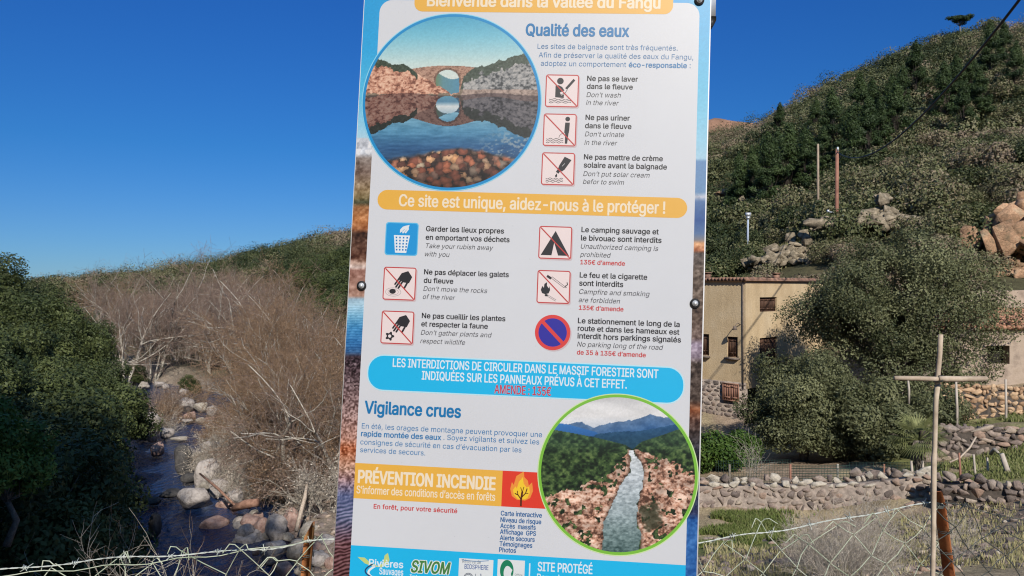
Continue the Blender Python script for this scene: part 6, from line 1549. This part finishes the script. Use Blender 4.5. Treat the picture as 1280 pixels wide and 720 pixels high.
    pc = np.where((b_ < .62)[..., None], pc, p2); pc = pc * np.clip(1.25 - (v - 195) / 60., .55, 1.1)[..., None]
    c = mixc(c, (0, 0, 0), pm * 0) * (1 - pm[..., None]) + pc * pm[..., None]
    return c
def pic_river(u, v):
    cl = fbm(u / 40, v / 16, 51, 4); c = stops(v, [(490, (205, 206, 210)), (520, (222, 222, 224)), (540, (196, 208, 224))]) + ((cl - .5) * 46)[..., None]; c = mixc(c, (120, 165, 215), sstep(.55, .8, fbm(u / 30 + 4, v / 20, 53, 3)) * sstep(735, 690, u) * .8)
    nz = fbm(u / 7, v * 0 + 5, 55, 3) - .5
    m1 = np.interp(u, [670, 694, 721, 745, 762, 780, 800, 812, 822, 829, 843, 862, 880], [534, 535, 527, 534, 529, 527, 522, 517, 519, 521, 520, 528, 536]) + nz * 4
    mc = stops((v - m1) / 40, [(0, (92, 122, 160)), (.5, (50, 96, 150)), (1, (34, 72, 110))]) + ((fbm(u / 6, v / 5, 57, 3) - .5) * 46)[..., None]; c = np.where((v > m1)[..., None], mc, c)
    m0 = np.interp(u, [670, 694, 712, 745, 760], [530, 528, 531, 540, 552]); c = np.where(((v > m0) & (u < 752))[..., None], stops(v, [(528, (58, 120, 190)), (550, (40, 90, 150))]), c)
    m2 = np.interp(u, [735, 760, 800, 843, 870], [545, 541, 538, 530, 528]) + nz * 3; c = np.where((v > m2)[..., None], stops(v, [(530, (40, 84, 128)), (555, (30, 68, 92))]) + ((fbm(u / 4, v / 3, 58, 3) - .5) * 30)[..., None], c)
    g1 = np.interp(u, [670, 692, 720, 750, 782, 796], [534, 537, 542, 548, 556, 566]); g2 = np.interp(u, [790, 802, 830, 855, 880], [562, 552, 543, 534, 528]); gm_ = (v > g1) | (v > g2)
    gt = np.clip((fbm(u / 5, v / 4, 59, 4) - .5) * 2.2 + .42, 0, 1); gc = stops(gt, [(0, (16, 30, 20)), (.5, (48, 72, 40)), (1, (100, 122, 70))]); gc = mixc(gc, (62, 96, 84), sstep(575, 545, v) * .35); c = np.where((gm_ | (v > 566))[..., None], gc, c)
    ww = (fbm(u / 9, v / 7, 61, 3) - .5)
    xc = np.interp(v, [560, 569, 580, 590, 604, 620, 640, 655, 670, 690, 700], [790, 791, 796, 796, 790, 785, 778, 776, 778, 776, 774]); hw = np.interp(v, [560, 569, 585, 604, 625, 645, 660, 690, 700], [1.5, 4, 8, 13, 15, 18, 22, 24, 24])
    dl = np.where(u < xc, (xc - hw) - u, u - (xc + hw))
    bw_l = np.interp(v, [566, 580, 600, 615, 640, 660, 690], [5, 16, 28, 70, 110, 110, 110]); bw_r = np.interp(v, [562, 580, 600, 640, 690], [6, 46, 90, 100, 100]); bw = np.where(u < xc, bw_l, bw_r)
    rk = rocks(u, v, 63, (92, 62, 50), (180, 134, 112), (226, 196, 178), 1.25) * (.62 + .72 * fbm(u / 16 + v / 30, v / 9, 68, 4))[..., None]; isr = (dl > 0) & (dl < bw * (1 + ww * 1.4)) & (v > 562); gb = (fbm(u / 9, v / 8, 65, 3) > .66) & (dl > 6); rk = np.where(gb[..., None], gc * .9, rk)
    rk = rk * np.clip(.6 + dl / 12, .6, 1)[..., None]; c = np.where(isr[..., None], rk, c)
    dk = ((u - 812) / 13) ** 2 + ((v - 645) / 18) ** 2 < 1 + ww; c = mixc(c, (46, 52, 36), sstep(1.4, .5, ((u - 812) / 13) ** 2 + ((v - 645) / 18) ** 2 + ww * 2.4) * (dl > 3) * .8)
    wt = stops(v, [(566, (206, 212, 216)), (600, (186, 196, 204)), (640, (150, 166, 172)), (665, (116, 138, 140)), (695, (70, 96, 96))]) + ((fbm(u / 4, v / 2.2, 67, 3) - .5) * 110)[..., None]
    c = np.where(((dl + ww * 7 < 0) & (v > 563))[..., None], wt, c); return c
def round_pic(c, rx, ry, fn, ringc, edgec, wr_, NN, name):
    a, b = S(*c), None; ex = abs(S(c[0] + rx, c[1])[0] - S(c[0] - rx, c[1])[0]) / 2; ey = abs(S(c[0], c[1] - ry)[1] - S(c[0], c[1] + ry)[1]) / 2; r = (ex + ey) / 2
    X, Y = grid(a[0] - r, a[0] + r, a[1] - r, a[1] + r, NN, NN); k = np.hypot(X - a[0], Y - a[1]) < r * .992
    o = picture(name, panel, X, Y, k, fn, 5); s_ = SM_(); s_.ring(a, r + 1.3 * PX, r + 1.3 * PX, 2.4 * PX, edgec, 5.6); s_.ring(a, r + .1 * PX, r + .1 * PX, wr_ * PX, ringc, 6.4); s_.put('picture_rim', o)
round_pic((563.8, 127), 110.6, 110.6, pic_bridge, (14, 142, 206), (140, 214, 240), 3.4, 330, 'bridge_picture')
round_pic((771.8, 592.7), 98.8, 101, pic_river, (126, 192, 66), (206, 232, 170), 3.4, 300, 'river_picture')

# bolts
for u_, v_ in ((874, 0.5), (452.3, 357.2), (868.6, 379.3), (467, -18), None and (0, 0), (415, 752), (869, 772)) if False else ((874, 1), (452.3, 357.2), (868.6, 379.3), (470, -8)):
    c_0 = S(u_, v_); mb = MB(); t1, t2, nz_ = SR[:, 0], SR[:, 1], SR[:, 2]; P0 = W([c_0], 0.0025)[0]
    def disc(mb, r0, r1, z0, z1, n=24):
        a = np.arange(n) * 2 * math.pi / n; o_ = np.cos(a)[:, None] * t1 + np.sin(a)[:, None] * t2; v_ = np.concatenate([P0 + o_ * r0 + nz_ * z0, P0 + o_ * r1 + nz_ * z1]); mb.add(v_, [[i, (i + 1) % n, (i + 1) % n + n, i + n] for i in range(n)] + [list(range(n, 2 * n))])
    disc(mb, .0112, .0108, 0, .0016); bo = mb.build('bolt', M_BLACK, sign)
    mb = MB(); disc(mb, .0066, .0062, .0016, .003); disc(mb, .0046, .0034, .003, .0062); disc(mb, .0018, .0016, .0063, .0064); mb.build('bolt_head', M_GALV, bo)
